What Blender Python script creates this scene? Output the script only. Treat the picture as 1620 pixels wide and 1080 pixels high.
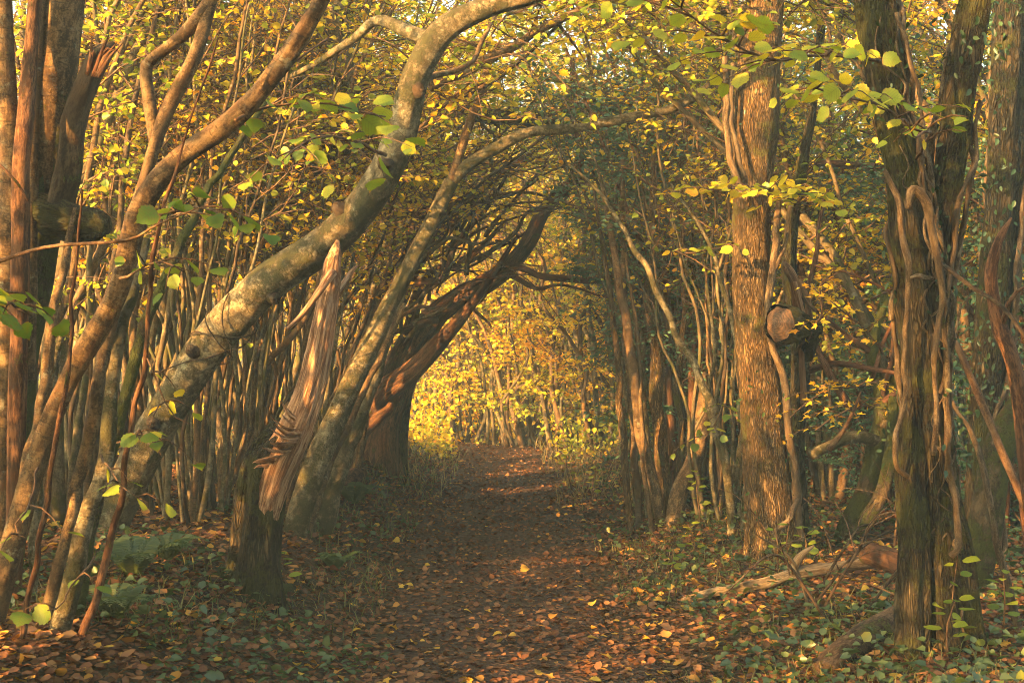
import bpy, math, random
import numpy as np
from mathutils import Vector, Matrix

for o in list(bpy.data.objects):
    bpy.data.objects.remove(o)
scene = bpy.context.scene
COL = scene.collection
R = math.radians

# ------------------------------------------------------------------ camera, sky, sun, exposure
CAM_Z = 1.5
F = 2250.0                      # focal length in photograph pixels (1620 wide)
cam_data = bpy.data.cameras.new('camera')
cam_data.lens = 50.0
cam_data.sensor_width = 36.0
cam_data.clip_end = 2000.0
cam_data.clip_start = 0.05
cam_data.dof.use_dof = True
cam_data.dof.focus_distance = 10.5
cam_data.dof.aperture_fstop = 14.0
cam = bpy.data.objects.new('camera', cam_data)
cam.location = (0, 0, CAM_Z)
cam.rotation_euler = (R(90), 0, 0)
COL.objects.link(cam)
scene.camera = cam

SUN_EL = 13.0
SUN_DIR = Vector((-0.743, -0.669, 0)).normalized()      # horizontal direction towards the sun
SUN_DIR = Vector((SUN_DIR.x * math.cos(R(SUN_EL)), SUN_DIR.y * math.cos(R(SUN_EL)), math.sin(R(SUN_EL))))
world = bpy.data.worlds.new('World')
scene.world = world
world.use_nodes = True
wn = world.node_tree
bg = wn.nodes['Background']
sky = wn.nodes.new('ShaderNodeTexSky')
sky.sky_type = 'NISHITA'
sky.sun_disc = False
sky.sun_elevation = R(SUN_EL)
sky.sun_rotation = math.atan2(SUN_DIR.x, SUN_DIR.y)
sky.air_density = 1.0
sky.dust_density = 6.0
sky.ozone_density = 0.3
tint = wn.nodes.new('ShaderNodeMix')                   # colour tint multiplied over the whole sky to warm its light
tint.data_type = 'RGBA'
tint.blend_type = 'MULTIPLY'
tint.inputs['Factor'].default_value = 1.0
tint.inputs['B'].default_value = (0.95, 0.98, 0.86, 1)
wn.links.new(sky.outputs[0], tint.inputs['A'])
wn.links.new(tint.outputs['Result'], bg.inputs['Color'])
bg.inputs['Strength'].default_value = 0.12

sun_l = bpy.data.lights.new('sun', 'SUN')
sun_l.energy = 5.0
sun_l.angle = R(0.6)
sun_l.color = (1.0, 0.52, 0.15)
sun = bpy.data.objects.new('sun', sun_l)
sun.rotation_euler = SUN_DIR.to_track_quat('Z', 'Y').to_euler()
sun.location = (-20, -12, 12)
COL.objects.link(sun)

vs = scene.view_settings
vs.view_transform = 'Standard'
vs.look = 'None'
vs.gamma = 1.0
vs.use_curve_mapping = False
vs.exposure = 3.15

scene.render.engine = 'CYCLES'
cy = scene.cycles
cy.use_denoising = True
cy.max_bounces = 7
cy.diffuse_bounces = 4
cy.glossy_bounces = 2
cy.transmission_bounces = 5
cy.transparent_max_bounces = 4
cy.volume_bounces = 0
cy.sample_clamp_indirect = 1.5
cy.filter_width = 1.0
cy.use_adaptive_sampling = False
cy.caustics_reflective = False
cy.caustics_refractive = False
scene.render.film_transparent = False

# ------------------------------------------------------------------ numeric helpers
rng = np.random.default_rng(7)
random.seed(7)

def P(u, v, Y):
    return np.array([(u - 810.0) / F * Y, Y, CAM_Z - (v - 540.0) / F * Y])

def hash3(ix, iy, iz, seed):
    n = (ix * 374761393 + iy * 668265263 + iz * 2147483647 + seed * 1274126177) & 0xFFFFFFFF
    n = ((n ^ (n >> 13)) * 1274126177) & 0xFFFFFFFF
    n = n ^ (n >> 16)
    return (n & 0xFFFF) / 65535.0

def vnoise(p, seed=0):
    p = np.asarray(p, float)
    i = np.floor(p).astype(np.int64)
    f = p - i
    f = f * f * (3 - 2 * f)
    out = 0
    for dx in (0, 1):
        for dy in (0, 1):
            for dz in (0, 1):
                w = (f[:, 0] if dx else 1 - f[:, 0]) * (f[:, 1] if dy else 1 - f[:, 1]) * (f[:, 2] if dz else 1 - f[:, 2])
                out = out + w * hash3(i[:, 0] + dx, i[:, 1] + dy, i[:, 2] + dz, seed)
    return out * 2 - 1

def sstep(a, b, x):
    t = np.clip((x - a) / (b - a), 0, 1)
    return t * t * (3 - 2 * t)

def path_centre(y):
    y = np.asarray(y, float)
    return -0.02 - 0.006 * y - 0.045 * np.clip(y - 18.5, 0, 30) ** 2 * (y < 60)

def ground_z(x, y):
    x = np.atleast_1d(np.asarray(x, float)); y = np.atleast_1d(np.asarray(y, float))
    d = x - path_centre(y)
    near = 1 - sstep(17.5, 21, y)
    bank = np.where(d < 0, 0.42 * sstep(0.62, 1.7, -d), 0.22 * sstep(0.75, 1.9, d))
    z = bank * near + 0.10 * sstep(22, 36, y)
    q = np.stack([x * 1.1, y * 1.1, 0 * x], 1)
    rough = 0.3 + 0.7 * sstep(0.5, 1.5, np.abs(d))
    z = z + rough * (0.05 * vnoise(q, 3) + 0.025 * vnoise(q * 2.7, 4)) + 0.008 * vnoise(q * 8, 5)
    z = z - 0.03 * np.exp(-(d / 0.5) ** 2) * near
    return z

def gz(x, y):
    return float(ground_z(x, y)[0])

def on_ground(u, v):
    """the point of the ground seen at a pixel"""
    Y = 1.5 * F / max(v - 540.0, 20)
    for _ in range(25):
        h = gz((u - 810) / F * Y, Y)
        Y = 0.5 * Y + 0.5 * (1.5 - h) * F / (v - 540.0)
    p = P(u, v, Y)
    p[2] = gz(p[0], p[1])
    return p

def unit(v):
    v = np.asarray(v, float)
    return v / (np.linalg.norm(v, axis=-1, keepdims=True) + 1e-9)

def catmull(pts, n):
    """resample control points (N, k) to n points on a Catmull-Rom curve"""
    pts = np.asarray(pts, float)
    if len(pts) == 2:
        t = np.linspace(0, 1, n)[:, None]
        return pts[0] * (1 - t) + pts[1] * t
    ext = np.vstack([2 * pts[0] - pts[1], pts, 2 * pts[-1] - pts[-2]])
    seg = np.linalg.norm(np.diff(pts[:, :3], axis=0), axis=1)
    cum = np.concatenate([[0], np.cumsum(seg)])
    s = np.linspace(0, cum[-1], n)
    k = np.clip(np.searchsorted(cum, s, side='right') - 1, 0, len(pts) - 2)
    t = ((s - cum[k]) / np.maximum(seg[k], 1e-9))[:, None]
    p0, p1, p2, p3 = ext[k], ext[k + 1], ext[k + 2], ext[k + 3]
    return 0.5 * (2 * p1 + (p2 - p0) * t + (2 * p0 - 5 * p1 + 4 * p2 - p3) * t ** 2 + (3 * p1 - p0 - 3 * p2 + p3) * t ** 3)

def frames(c):
    T = unit(np.gradient(c, axis=0))
    n0 = np.cross(T[0], [0.3, 1, 0.2]); n0 = unit(n0)
    N = np.zeros_like(c); N[0] = n0
    for i in range(1, len(c)):
        n = N[i - 1] - T[i] * np.dot(N[i - 1], T[i])
        N[i] = n / (np.linalg.norm(n) + 1e-9)
    return T, N, np.cross(T, N)

class MB:
    """collects vertices, quads and triangles; .build() links ONE mesh object"""
    def __init__(s):
        s.v = []; s.q = []; s.t = []; s.b = []; s.ti = []; s.n = 0
    def add(s, v, quads=None, tris=None, bark=None, tint=None):
        v = np.asarray(v, float).reshape(-1, 3)
        if quads is not None and len(quads): s.q.append(np.asarray(quads, np.int64) + s.n)
        if tris is not None and len(tris): s.t.append(np.asarray(tris, np.int64) + s.n)
        s.v.append(v)
        s.b.append(v.copy() if bark is None else np.asarray(bark, float))
        s.ti.append(np.zeros(len(v)) if tint is None else np.broadcast_to(np.asarray(tint, float), (len(v),)))
        s.n += len(v)
    def mesh(s, name, mat, origin=(0, 0, 0), smooth=True):
        v = np.vstack(s.v) - np.asarray(origin, float)
        q = np.vstack(s.q) if s.q else np.zeros((0, 4), np.int64)
        t = np.vstack(s.t) if s.t else np.zeros((0, 3), np.int64)
        me = bpy.data.meshes.new(name)
        me.vertices.add(len(v)); me.vertices.foreach_set('co', v.astype(np.float32).ravel())
        nl = len(q) * 4 + len(t) * 3
        me.loops.add(nl)
        me.loops.foreach_set('vertex_index', np.concatenate([q.ravel(), t.ravel()]).astype(np.int32))
        me.polygons.add(len(q) + len(t))
        st = np.concatenate([np.arange(len(q)) * 4, len(q) * 4 + np.arange(len(t)) * 3]).astype(np.int32)
        me.polygons.foreach_set('loop_start', st)
        me.update(calc_edges=True)
        if smooth:
            me.polygons.foreach_set('use_smooth', np.ones(len(q) + len(t), bool))
        a = me.attributes.new('bark', 'FLOAT_VECTOR', 'POINT'); a.data.foreach_set('vector', np.vstack(s.b).astype(np.float32).ravel())
        a = me.attributes.new('tint', 'FLOAT', 'POINT'); a.data.foreach_set('value', np.concatenate(s.ti).astype(np.float32))
        for m in (mat if isinstance(mat, (list, tuple)) else [mat]):
            me.materials.append(m)
        me.validate()
        return me
    def build(s, name, mat, parent=None, smooth=True):
        org = parent.get('_org', (0, 0, 0)) if parent else (0, 0, 0)
        me = s.mesh(name, mat, org, smooth)
        o = bpy.data.objects.new(name, me)
        COL.objects.link(o)
        if parent:
            o.parent = parent
            o['_org'] = list(org)
        return o

def tube(mb, ctrl, sides=10, step=0.06, lump=0.08, ridge=0.0, ridge_f=26.0, flute=0.0, nfl=5, seed=0, flare=0.0, cap=True, tint=0.0, wob=0.0):
    """ctrl rows: x y z radius. lumpy tapered limb; returns the sampled centreline and radii"""
    ctrl = np.asarray(ctrl, float)
    L = np.linalg.norm(np.diff(ctrl[:, :3], axis=0), axis=1).sum()
    n = int(max(3, min(260, L / step)))
    cr = catmull(ctrl, n + 1)
    c, r = cr[:, :3].copy(), np.maximum(cr[:, 3], 0.0008)
    s = np.linspace(0, L, n + 1)
    if wob:
        q = np.stack([s / (wob * 9), np.full_like(s, seed * 3.7), np.zeros_like(s)], 1)
        w = np.stack([vnoise(q, seed + 1), vnoise(q + 5, seed + 2), vnoise(q + 9, seed + 3)], 1)
        c = c + w * wob * np.sin(np.linspace(0, np.pi, n + 1))[:, None] ** 0.5
    T, N, B = frames(c)
    th = np.arange(sides) * 2 * np.pi / sides
    TH, S = np.meshgrid(th, s)
    RR = np.repeat(r[:, None], sides, 1)
    ct, sn = np.cos(TH), np.sin(TH)
    bk = np.stack([ct * RR, sn * RR, S], 2).reshape(-1, 3)
    sc = np.maximum(r.mean(), 0.01)
    mod = 1 + lump * vnoise(np.stack([(ct * 1.1).ravel(), (sn * 1.1).ravel(), (S / (sc * 5)).ravel()], 1) + seed * 7.13, seed).reshape(n + 1, sides)
    if flute:
        mod = mod + flute * np.cos(nfl * TH + 0.8 * S + seed) + flute * 0.5 * np.cos((nfl * 2 + 1) * TH - 1.3 * S + seed * 2)
    if flare:
        mod = mod + flare * np.exp(-S / (sc * 3.0)) * (1 + 0.35 * np.cos(5 * TH + seed))
    RR = RR * mod
    if ridge:
        nb = vnoise(np.stack([bk[:, 0] * ridge_f, bk[:, 1] * ridge_f, bk[:, 2] * ridge_f * 0.16], 1), seed + 11)
        nb2 = vnoise(np.stack([bk[:, 0] * ridge_f * 2.3, bk[:, 1] * ridge_f * 2.3, bk[:, 2] * ridge_f * 0.5], 1), seed + 12)
        RR = RR + (ridge * ((1 - np.abs(nb) * 2) + 0.4 * nb2)).reshape(n + 1, sides)
    v = c[:, None, :] + RR[..., None] * (ct[..., None] * N[:, None, :] + sn[..., None] * B[:, None, :])
    v = v.reshape(-1, 3)
    i = np.arange(n)[:, None] * sides
    a = i + np.arange(sides); b = i + (np.arange(sides) + 1) % sides
    quads = np.stack([a, b, b + sides, a + sides], 2).reshape(-1, 4)
    tris = None
    if cap:
        v = np.vstack([v, c[-1] + T[-1] * r[-1] * 0.4, c[0]])
        bk = np.vstack([bk, [[0, 0, L]], [[0, 0, 0]]])
        e = n * sides
        k = np.arange(sides)
        top = np.stack([e + k, e + (k + 1) % sides, np.full(sides, len(v) - 2)], 1)
        bot = np.stack([(k + 1) % sides, k, np.full(sides, len(v) - 1)], 1)
        tris = np.vstack([top, bot])
    mb.add(v, quads, tris, bark=bk + seed * 3.1, tint=tint)
    return c, r

# leaf templates: x across, y along, z up; two half blades folded along the midrib
def leaf_template(outline, fold=0.12, droop=0.10):
    """outline: right side points from base to tip (x, y)"""
    k = len(outline)
    mid = [(0, y, -droop * y * y) for x, y in outline]
    rt = [(x, y, fold * x - droop * y * y) for x, y in outline]
    lf = [(-x, y, fold * x - droop * y * y) for x, y in outline]
    v = [(0, 0, 0)] + mid + rt + lf
    q, t = [], []
    m0, r0, l0 = 1, 1 + k, 1 + 2 * k
    t += [(0, r0, m0), (0, m0, l0)]
    for i in range(k - 1):
        q += [(m0 + i, r0 + i, r0 + i + 1, m0 + i + 1), (m0 + i + 1, l0 + i + 1, l0 + i, m0 + i)]
    return np.array(v, float), np.array(q), np.array(t)

HAZEL = leaf_template([(0.27, 0.03), (0.42, 0.16), (0.38, 0.22), (0.49, 0.36), (0.44, 0.41), (0.51, 0.56), (0.43, 0.60), (0.42, 0.75), (0.29, 0.78), (0.19, 0.93), (0.08, 0.97), (0.004, 1.15)])
OVAL = leaf_template([(0.22, 0.15), (0.33, 0.4), (0.27, 0.7), (0.003, 1.0)], 0.2, 0.15)
def maple_template():
    ang = [(-150, .30), (-128, .62), (-105, .36), (-62, .82), (-35, .42), (-14, .75), (0, 1.05), (14, .75), (35, .42), (62, .82), (105, .36), (128, .62), (150, .30)]
    v = [(0, 0, 0)] + [(r * math.sin(R(a)) * .62, .25 + r * math.cos(R(a)) * .75, 0.10 * r * abs(math.sin(R(a))) - .08 * r) for a, r in ang]
    v[0] = (0, 0.22, -0.03)
    t = [(0, i + 1, i + 2) if False else (0, i + 2, i + 1) for i in range(len(ang) - 1)]
    v.append((0, 0.0, 0)); t.append((0, 1, len(v) - 1)); t.append((0, len(v) - 1, len(ang)))
    return np.array(v, float), np.zeros((0, 4), int), np.array(t)
MAPLE = maple_template()
# cheap six point leaf for masses
LITE = (np.array([(0, 0, 0), (.42, .28, .13), (.34, .72, .10), (0, 1.08, -.16), (-.36, .76, .05), (-.44, .30, .15)], float),
        np.array([(0, 1, 2, 3), (0, 3, 4, 5)]), np.zeros((0, 3), int))
HOLLY = (np.array([(0, 0, 0), (.25, .3, .08), (.22, .7, .06), (0, 1.05, -.05), (-.22, .7, .06), (-.25, .3, .08)], float),
         np.array([(0, 1, 2, 3), (0, 3, 4, 5)]), np.zeros((0, 3), int))

def leaves(mb, tpl, pos, d, nrm, size, tint):
    """many leaves in one mesh"""
    tv, tq, tt = tpl
    N = len(pos)
    if N == 0: return
    d = unit(d); sd = unit(np.cross(d, nrm)); nrm = np.cross(sd, d)
    size = np.broadcast_to(np.asarray(size, float), (N,))
    v = pos[:, None, :] + size[:, None, None] * (tv[None, :, 0, None] * sd[:, None, :] + tv[None, :, 1, None] * d[:, None, :] + tv[None, :, 2, None] * nrm[:, None, :])
    k = len(tv); off = (np.arange(N) * k)[:, None, None]
    q = (tq[None] + off).reshape(-1, 4) if len(tq) else None
    t = (tt[None] + off).reshape(-1, 3) if len(tt) else None
    mb.add(v.reshape(-1, 3), q, t, tint=np.repeat(np.broadcast_to(tint, (N,)), k))

# ------------------------------------------------------------------ materials
def nodes_of(m):
    m.use_nodes = True
    nt = m.node_tree
    nt.nodes.clear()
    return nt, nt.nodes, nt.links

def ramp(nt, fac, stops):
    r = nt.nodes.new('ShaderNodeValToRGB')
    e = r.color_ramp.elements
    while len(e) < len(stops): e.new(0.5)
    for el, (p, c) in zip(e, stops):
        el.position = p; el.color = (*c, 1)
    nt.links.new(fac, r.inputs[0])
    return r.outputs[0]

def noise(nt, vec, scale, detail=4, rough=0.6, sc=None):
    if sc is not None:
        mp = nt.nodes.new('ShaderNodeMapping'); mp.inputs['Scale'].default_value = sc
        nt.links.new(vec, mp.inputs[0]); vec = mp.outputs[0]
    n = nt.nodes.new('ShaderNodeTexNoise')
    n.inputs['Scale'].default_value = scale; n.inputs['Detail'].default_value = detail; n.inputs['Roughness'].default_value = rough
    nt.links.new(vec, n.inputs['Vector'])
    return n.outputs['Fac']

def mixc(nt, fac, a, b):
    m = nt.nodes.new('ShaderNodeMix'); m.data_type = 'RGBA'
    for k, x in (('Factor', fac), ('A', a), ('B', b)):
        if isinstance(x, tuple): m.inputs[k].default_value = (*x, 1)
        elif isinstance(x, (int, float)): m.inputs[k].default_value = x
        else: nt.links.new(x, m.inputs[k])
    return m.outputs['Result']

def mathn(nt, op, a, b=None):
    m = nt.nodes.new('ShaderNodeMath'); m.operation = op
    for i, x in enumerate((a, b)):
        if x is None: continue
        if isinstance(x, (int, float)): m.inputs[i].default_value = x
        else: nt.links.new(x, m.inputs[i])
    return m.outputs[0]

def bark_mat(name, dark, mid, light, stretch=0.2, scale=30.0, bump=0.8, moss=0.0, moss_c=(0.055, 0.07, 0.012), lichen=0.0, lent=0.0, rough=0.9, dist=0.012, crack=0.0):
    m = bpy.data.materials.new(name)
    nt, N, L = nodes_of(m)
    at = N.new('ShaderNodeAttribute'); at.attribute_name = 'bark'
    vec = at.outputs['Vector']
    mid_n = noise(nt, vec, scale, 6, 0.7, (1, 1, stretch))
    fine = noise(nt, vec, scale * 3.7, 4, 0.75, (1, 1, min(1.0, stretch * 2)))
    h = mathn(nt, 'ADD', mathn(nt, 'MULTIPLY', mid_n, 0.6), mathn(nt, 'MULTIPLY', fine, 0.4))
    col = ramp(nt, h, [(0.40, tuple(c * 0.7 for c in dark)), (0.47, dark), (0.52, mid), (0.60, light)])
    big = noise(nt, vec, 2.6, 4, 0.65, (1, 1, 0.5))
    big2 = mathn(nt, 'ADD', mathn(nt, 'MULTIPLY', big, 0.75), mathn(nt, 'MULTIPLY', fine, 0.25))
    col = mixc(nt, ramp(nt, big2, [(0.47, (0, 0, 0)), (0.60, (0.75, 0.75, 0.75))]), col, tuple(c * 1.1 for c in dark))
    hue = noise(nt, vec, 5.5, 3, 0.6, (1, 1, 0.4))
    col = mixc(nt, ramp(nt, hue, [(0.45, (0, 0, 0)), (0.7, (0.35,) * 3)]), col, (mid[0] * 1.25, mid[1] * 0.9, mid[2] * 0.6))
    if crack:
        mp = N.new('ShaderNodeMapping'); mp.inputs['Scale'].default_value = (1, 1, 0.16); L.new(vec, mp.inputs[0])
        dn = N.new('ShaderNodeVectorMath'); dn.operation = 'ADD'
        ns = N.new('ShaderNodeTexNoise'); ns.inputs['Scale'].default_value = 30; L.new(mp.outputs[0], ns.inputs['Vector'])
        sc_ = N.new('ShaderNodeVectorMath'); sc_.operation = 'SCALE'; sc_.inputs['Scale'].default_value = 0.05; L.new(ns.outputs['Color'], sc_.inputs[0])
        L.new(mp.outputs[0], dn.inputs[0]); L.new(sc_.outputs[0], dn.inputs[1])
        vo = N.new('ShaderNodeTexVoronoi'); vo.feature = 'DISTANCE_TO_EDGE'; vo.inputs['Scale'].default_value = crack; L.new(dn.outputs[0], vo.inputs['Vector'])
        cr = ramp(nt, vo.outputs['Distance'], [(0.02, (0, 0, 0)), (0.22, (1, 1, 1))])
        col = mixc(nt, cr, tuple(0.7 * c for c in dark), col)
        h = mathn(nt, 'ADD', h, mathn(nt, 'MULTIPLY', cr, 0.55))
    if lent:
        ln = noise(nt, vec, 30.0, 3, 0.6, (0.6, 0.6, 3.6))
        f = ramp(nt, ln, [(0.58, (0, 0, 0)), (0.66, (lent, lent, lent))])
        col = mixc(nt, f, col, tuple(0.6 * c for c in dark))
        h = mathn(nt, 'SUBTRACT', h, mathn(nt, 'MULTIPLY', f, 0.35))
    if lichen:
        li = noise(nt, vec, 14.0, 5, 0.75)
        col = mixc(nt, ramp(nt, li, [(0.60, (0, 0, 0)), (0.66, (lichen,) * 3)]), col, (0.27, 0.28, 0.20))
    if moss:
        mo = mathn(nt, 'ADD', mathn(nt, 'MULTIPLY', noise(nt, vec, 4.5, 8, 0.75), 0.8), mathn(nt, 'MULTIPLY', fine, 0.2))
        f = ramp(nt, mo, [(0.64 - 0.26 * moss, (0, 0, 0)), (0.69 - 0.25 * moss, (0.92,) * 3)])
        mc = mixc(nt, fine, tuple(c * 0.4 for c in moss_c), tuple(c * 1.5 for c in moss_c))
        col = mixc(nt, f, col, mc)
        h = mathn(nt, 'ADD', h, mathn(nt, 'MULTIPLY', f, mathn(nt, 'MULTIPLY', fine, 1.2)))
    bs = N.new('ShaderNodeBump'); bs.inputs['Strength'].default_value = bump; bs.inputs['Distance'].default_value = dist
    L.new(h, bs.inputs['Height'])
    p = N.new('ShaderNodeBsdfPrincipled')
    L.new(col, p.inputs['Base Color']); p.inputs['Roughness'].default_value = rough
    p.inputs['Specular IOR Level'].default_value = 0.2
    L.new(bs.outputs[0], p.inputs['Normal'])
    o = N.new('ShaderNodeOutputMaterial'); L.new(p.outputs[0], o.inputs[0])
    return m

M = {}
M['hazel'] = bark_mat('hazel_bark', (.05, .031, .016), (.115, .072, .034), (.185, .125, .062), 0.5, 26, 0.7, lent=0.7, moss=0.15, lichen=0.35)
M['pale'] = bark_mat('pale_bark', (.075, .06, .034), (.145, .12, .07), (.22, .188, .12), 0.9, 22, 0.9, moss=0.58, moss_c=(.042, .04, .014), lichen=0.55, lent=0.6)
M['pole'] = bark_mat('pole_bark', (.05, .037, .02), (.105, .08, .045), (.17, .135, .08), 0.4, 26, 0.8, moss=0.5, moss_c=(.05, .05, .014), lichen=0.4, lent=0.5)
M['red'] = bark_mat('red_brown_bark', (.035, .016, .008), (.095, .045, .022), (.17, .085, .042), 0.14, 34, 1.0, moss=0.25)
M['rough'] = bark_mat('fissured_bark', (.065, .040, .016), (.18, .115, .05), (.29, .20, .09), 0.25, 40, 1.0, moss=0.36, moss_c=(.10, .095, .02), crack=95, dist=.02)
M['ivy_bark'] = bark_mat('ivy_grown_bark', (.022, .017, .009), (.062, .046, .024), (.125, .095, .052), 0.10, 34, 1.0, moss=0.55, moss_c=(.05, .05, .012), crack=60, dist=.022)
M['vine'] = bark_mat('ivy_stem_bark', (.045, .030, .017), (.11, .078, .045), (.19, .145, .09), 0.25, 60, 0.9, moss=.15)
M['mossy'] = bark_mat('mossy_bark', (.03, .023, .012), (.075, .055, .03), (.14, .11, .06), 0.4, 24, 1.0, moss=0.8, moss_c=(.05, .06, .010), dist=.02)
M['dark'] = bark_mat('dark_bark', (.02, .013, .008), (.055, .037, .022), (.11, .078, .045), 0.25, 30, 1.0, moss=0.3)
M['torn'] = bark_mat('torn_wood', (.13, .065, .035), (.33, .195, .11), (.48, .32, .195), 0.02, 75, 1.0, rough=0.85, dist=.02)
M['twig'] = bark_mat('twig_bark', (.05, .028, .016), (.11, .065, .036), (.17, .11, .06), 0.4, 40, 0.2)
M['dead'] = bark_mat('dead_wood', (.09, .065, .04), (.19, .145, .09), (.29, .235, .155), 0.08, 44, 0.9, lichen=0.3)

def leaf_mat(name, stops, transl=0.5, gloss=0.02, rough=0.45, tcol=(1.25, 1.1, 0.6), veins=False):
    m = bpy.data.materials.new(name)
    nt, N, L = nodes_of(m)
    at = N.new('ShaderNodeAttribute'); at.attribute_name = 'tint'
    fac = at.outputs['Fac']
    col = ramp(nt, fac, stops)
    g = N.new('ShaderNodeNewGeometry')
    sp = noise(nt, g.outputs['Position'], 55.0, 3, 0.6)
    col2 = mixc(nt, ramp(nt, sp, [(0.45, (0, 0, 0)), (0.75, (0.22,) * 3)]), col, tuple(c * 0.6 for c in stops[-1][1]))
    if veins:                                          # ribs, brown blotches and a browned edge, in the leaf's own coordinates
        lc = N.new('ShaderNodeAttribute'); lc.attribute_name = 'bark'
        sx = N.new('ShaderNodeSeparateXYZ'); L.new(lc.outputs['Vector'], sx.inputs[0])
        ax = mathn(nt, 'ABSOLUTE', sx.outputs['X'])
        rib = mathn(nt, 'PINGPONG', mathn(nt, 'SUBTRACT', sx.outputs['Y'], mathn(nt, 'MULTIPLY', ax, 0.75)), 0.075)
        rb = ramp(nt, mathn(nt, 'MINIMUM', mathn(nt, 'MULTIPLY', rib, 1.0), ax), [(0.0, (1, 1, 1)), (0.016, (0, 0, 0))])
        col2 = mixc(nt, mathn(nt, 'MULTIPLY', rb, 0.45), col2, (.10, .09, .02))
        yy = mathn(nt, 'SUBTRACT', sx.outputs['Y'], 0.5)
        rad = mathn(nt, 'SQRT', mathn(nt, 'ADD', mathn(nt, 'MULTIPLY', yy, yy), mathn(nt, 'MULTIPLY', ax, ax)))
        ed = mathn(nt, 'ADD', rad, mathn(nt, 'MULTIPLY', noise(nt, g.outputs['Position'], 40.0, 3, 0.7), 0.5))
        col2 = mixc(nt, ramp(nt, ed, [(0.70, (0, 0, 0)), (0.80, (0.75,) * 3)]), col2, (.22, .10, .02))
    di = N.new('ShaderNodeBsdfDiffuse'); L.new(col2, di.inputs[0])
    tm = N.new('ShaderNodeMix'); tm.data_type = 'RGBA'; tm.blend_type = 'MULTIPLY'; tm.inputs['Factor'].default_value = 1
    L.new(col2, tm.inputs['A']); tm.inputs['B'].default_value = (*tcol, 1)
    tr = N.new('ShaderNodeBsdfTranslucent'); L.new(tm.outputs['Result'], tr.inputs[0])
    mx = N.new('ShaderNodeMixShader'); mx.inputs[0].default_value = transl
    L.new(di.outputs[0], mx.inputs[1]); L.new(tr.outputs[0], mx.inputs[2])
    gl = N.new('ShaderNodeBsdfGlossy'); gl.inputs['Roughness'].default_value = rough
    m2 = N.new('ShaderNodeMixShader'); m2.inputs[0].default_value = gloss
    L.new(mx.outputs[0], m2.inputs[1]); L.new(gl.outputs[0], m2.inputs[2])
    o = N.new('ShaderNodeOutputMaterial'); L.new(m2.outputs[0], o.inputs[0])
    return m

AUTUMN = [(0.0, (.08, .16, .02)), (0.3, (.25, .32, .028)), (0.5, (.58, .48, .03)), (0.75, (.64, .34, .018)), (1.0, (.36, .12, .015))]
M['leaf'] = leaf_mat('autumn_leaf', AUTUMN)
M['near_leaf'] = leaf_mat('veined_autumn_leaf', AUTUMN, 0.45, veins=True)
M['evergreen'] = leaf_mat('evergreen_leaf', [(0, (.04, .10, .065)), (0.6, (.08, .175, .11)), (1, (.14, .22, .08))], 0.25, 0.025, 0.5)
M['ivy'] = leaf_mat('ivy_leaf', [(0, (.016, .04, .018)), (0.6, (.03, .065, .026)), (1, (.06, .10, .03))], 0.15, 0.03, 0.4)
M['herb'] = leaf_mat('herb_leaf', [(0, (.035, .075, .028)), (0.5, (.07, .11, .03)), (0.8, (.16, .20, .04)), (1, (.30, .28, .05))], 0.35, 0.05)
M['litter'] = leaf_mat('fallen_leaf', [(0, (.03, .013, .008)), (0.35, (.105, .043, .023)), (0.6, (.175, .076, .037)), (0.8, (.27, .13, .058)), (0.92, (.40, .19, .03)), (1, (.46, .29, .04))], 0.1, 0.012, 0.6)
M['grass'] = leaf_mat('grass_blade', [(0, (.06, .085, .02)), (0.5, (.16, .15, .045)), (1, (.28, .20, .09))], 0.3, 0.03)

def ground_mat(name, cols, scale):
    m = bpy.data.materials.new(name)
    nt, N, L = nodes_of(m)
    g = N.new('ShaderNodeNewGeometry')
    n1 = noise(nt, g.outputs['Position'], scale, 6, 0.7)
    n2 = noise(nt, g.outputs['Position'], 1.3, 3, 0.6)
    col = ramp(nt, n1, [(0.3, cols[0]), (0.5, cols[1]), (0.7, cols[2])])
    col = mixc(nt, ramp(nt, n2, [(0.4, (0, 0, 0)), (0.7, (0.6,) * 3)]), col, cols[3])
    v = N.new('ShaderNodeTexVoronoi'); v.inputs['Scale'].default_value = 34; L.new(g.outputs['Position'], v.inputs['Vector'])
    b = N.new('ShaderNodeBump'); b.inputs['Strength'].default_value = 0.9; b.inputs['Distance'].default_value = 0.03
    L.new(v.outputs['Distance'], b.inputs['Height'])
    p = N.new('ShaderNodeBsdfPrincipled'); L.new(col, p.inputs['Base Color']); p.inputs['Roughness'].default_value = 0.95
    p.inputs['Specular IOR Level'].default_value = 0.15
    L.new(b.outputs[0], p.inputs['Normal'])
    o = N.new('ShaderNodeOutputMaterial'); L.new(p.outputs[0], o.inputs[0])
    return m
M['soil'] = ground_mat('woodland_soil', [(.02, .012, .007), (.055, .032, .018), (.10, .06, .03), (.05, .045, .02)], 22)
M['path'] = ground_mat('leafy_path_soil', [(.022, .013, .009), (.06, .034, .022), (.105, .06, .035), (.035, .024, .018)], 26)

# ------------------------------------------------------------------ things
def thing(name, label, cat, loc, group=None):
    o = bpy.data.objects.new(name, None)
    COL.objects.link(o)
    o.location = [float(x) for x in loc]
    o.empty_display_size = 0.2
    o['label'] = label; o['category'] = cat; o['_org'] = [float(x) for x in loc]
    if group: o['group'] = group
    return o

def limb(pts, ws=1.0):
    """rows u v Y w (photograph pixels, metres, pixels wide) -> rows x y z radius"""
    out = []
    for u, v, Y, w in pts:
        p = P(u, v, Y)
        out.append([*p, 0.82 * ws * w / 2.0 / F * Y])
    return np.array(out)

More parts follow.
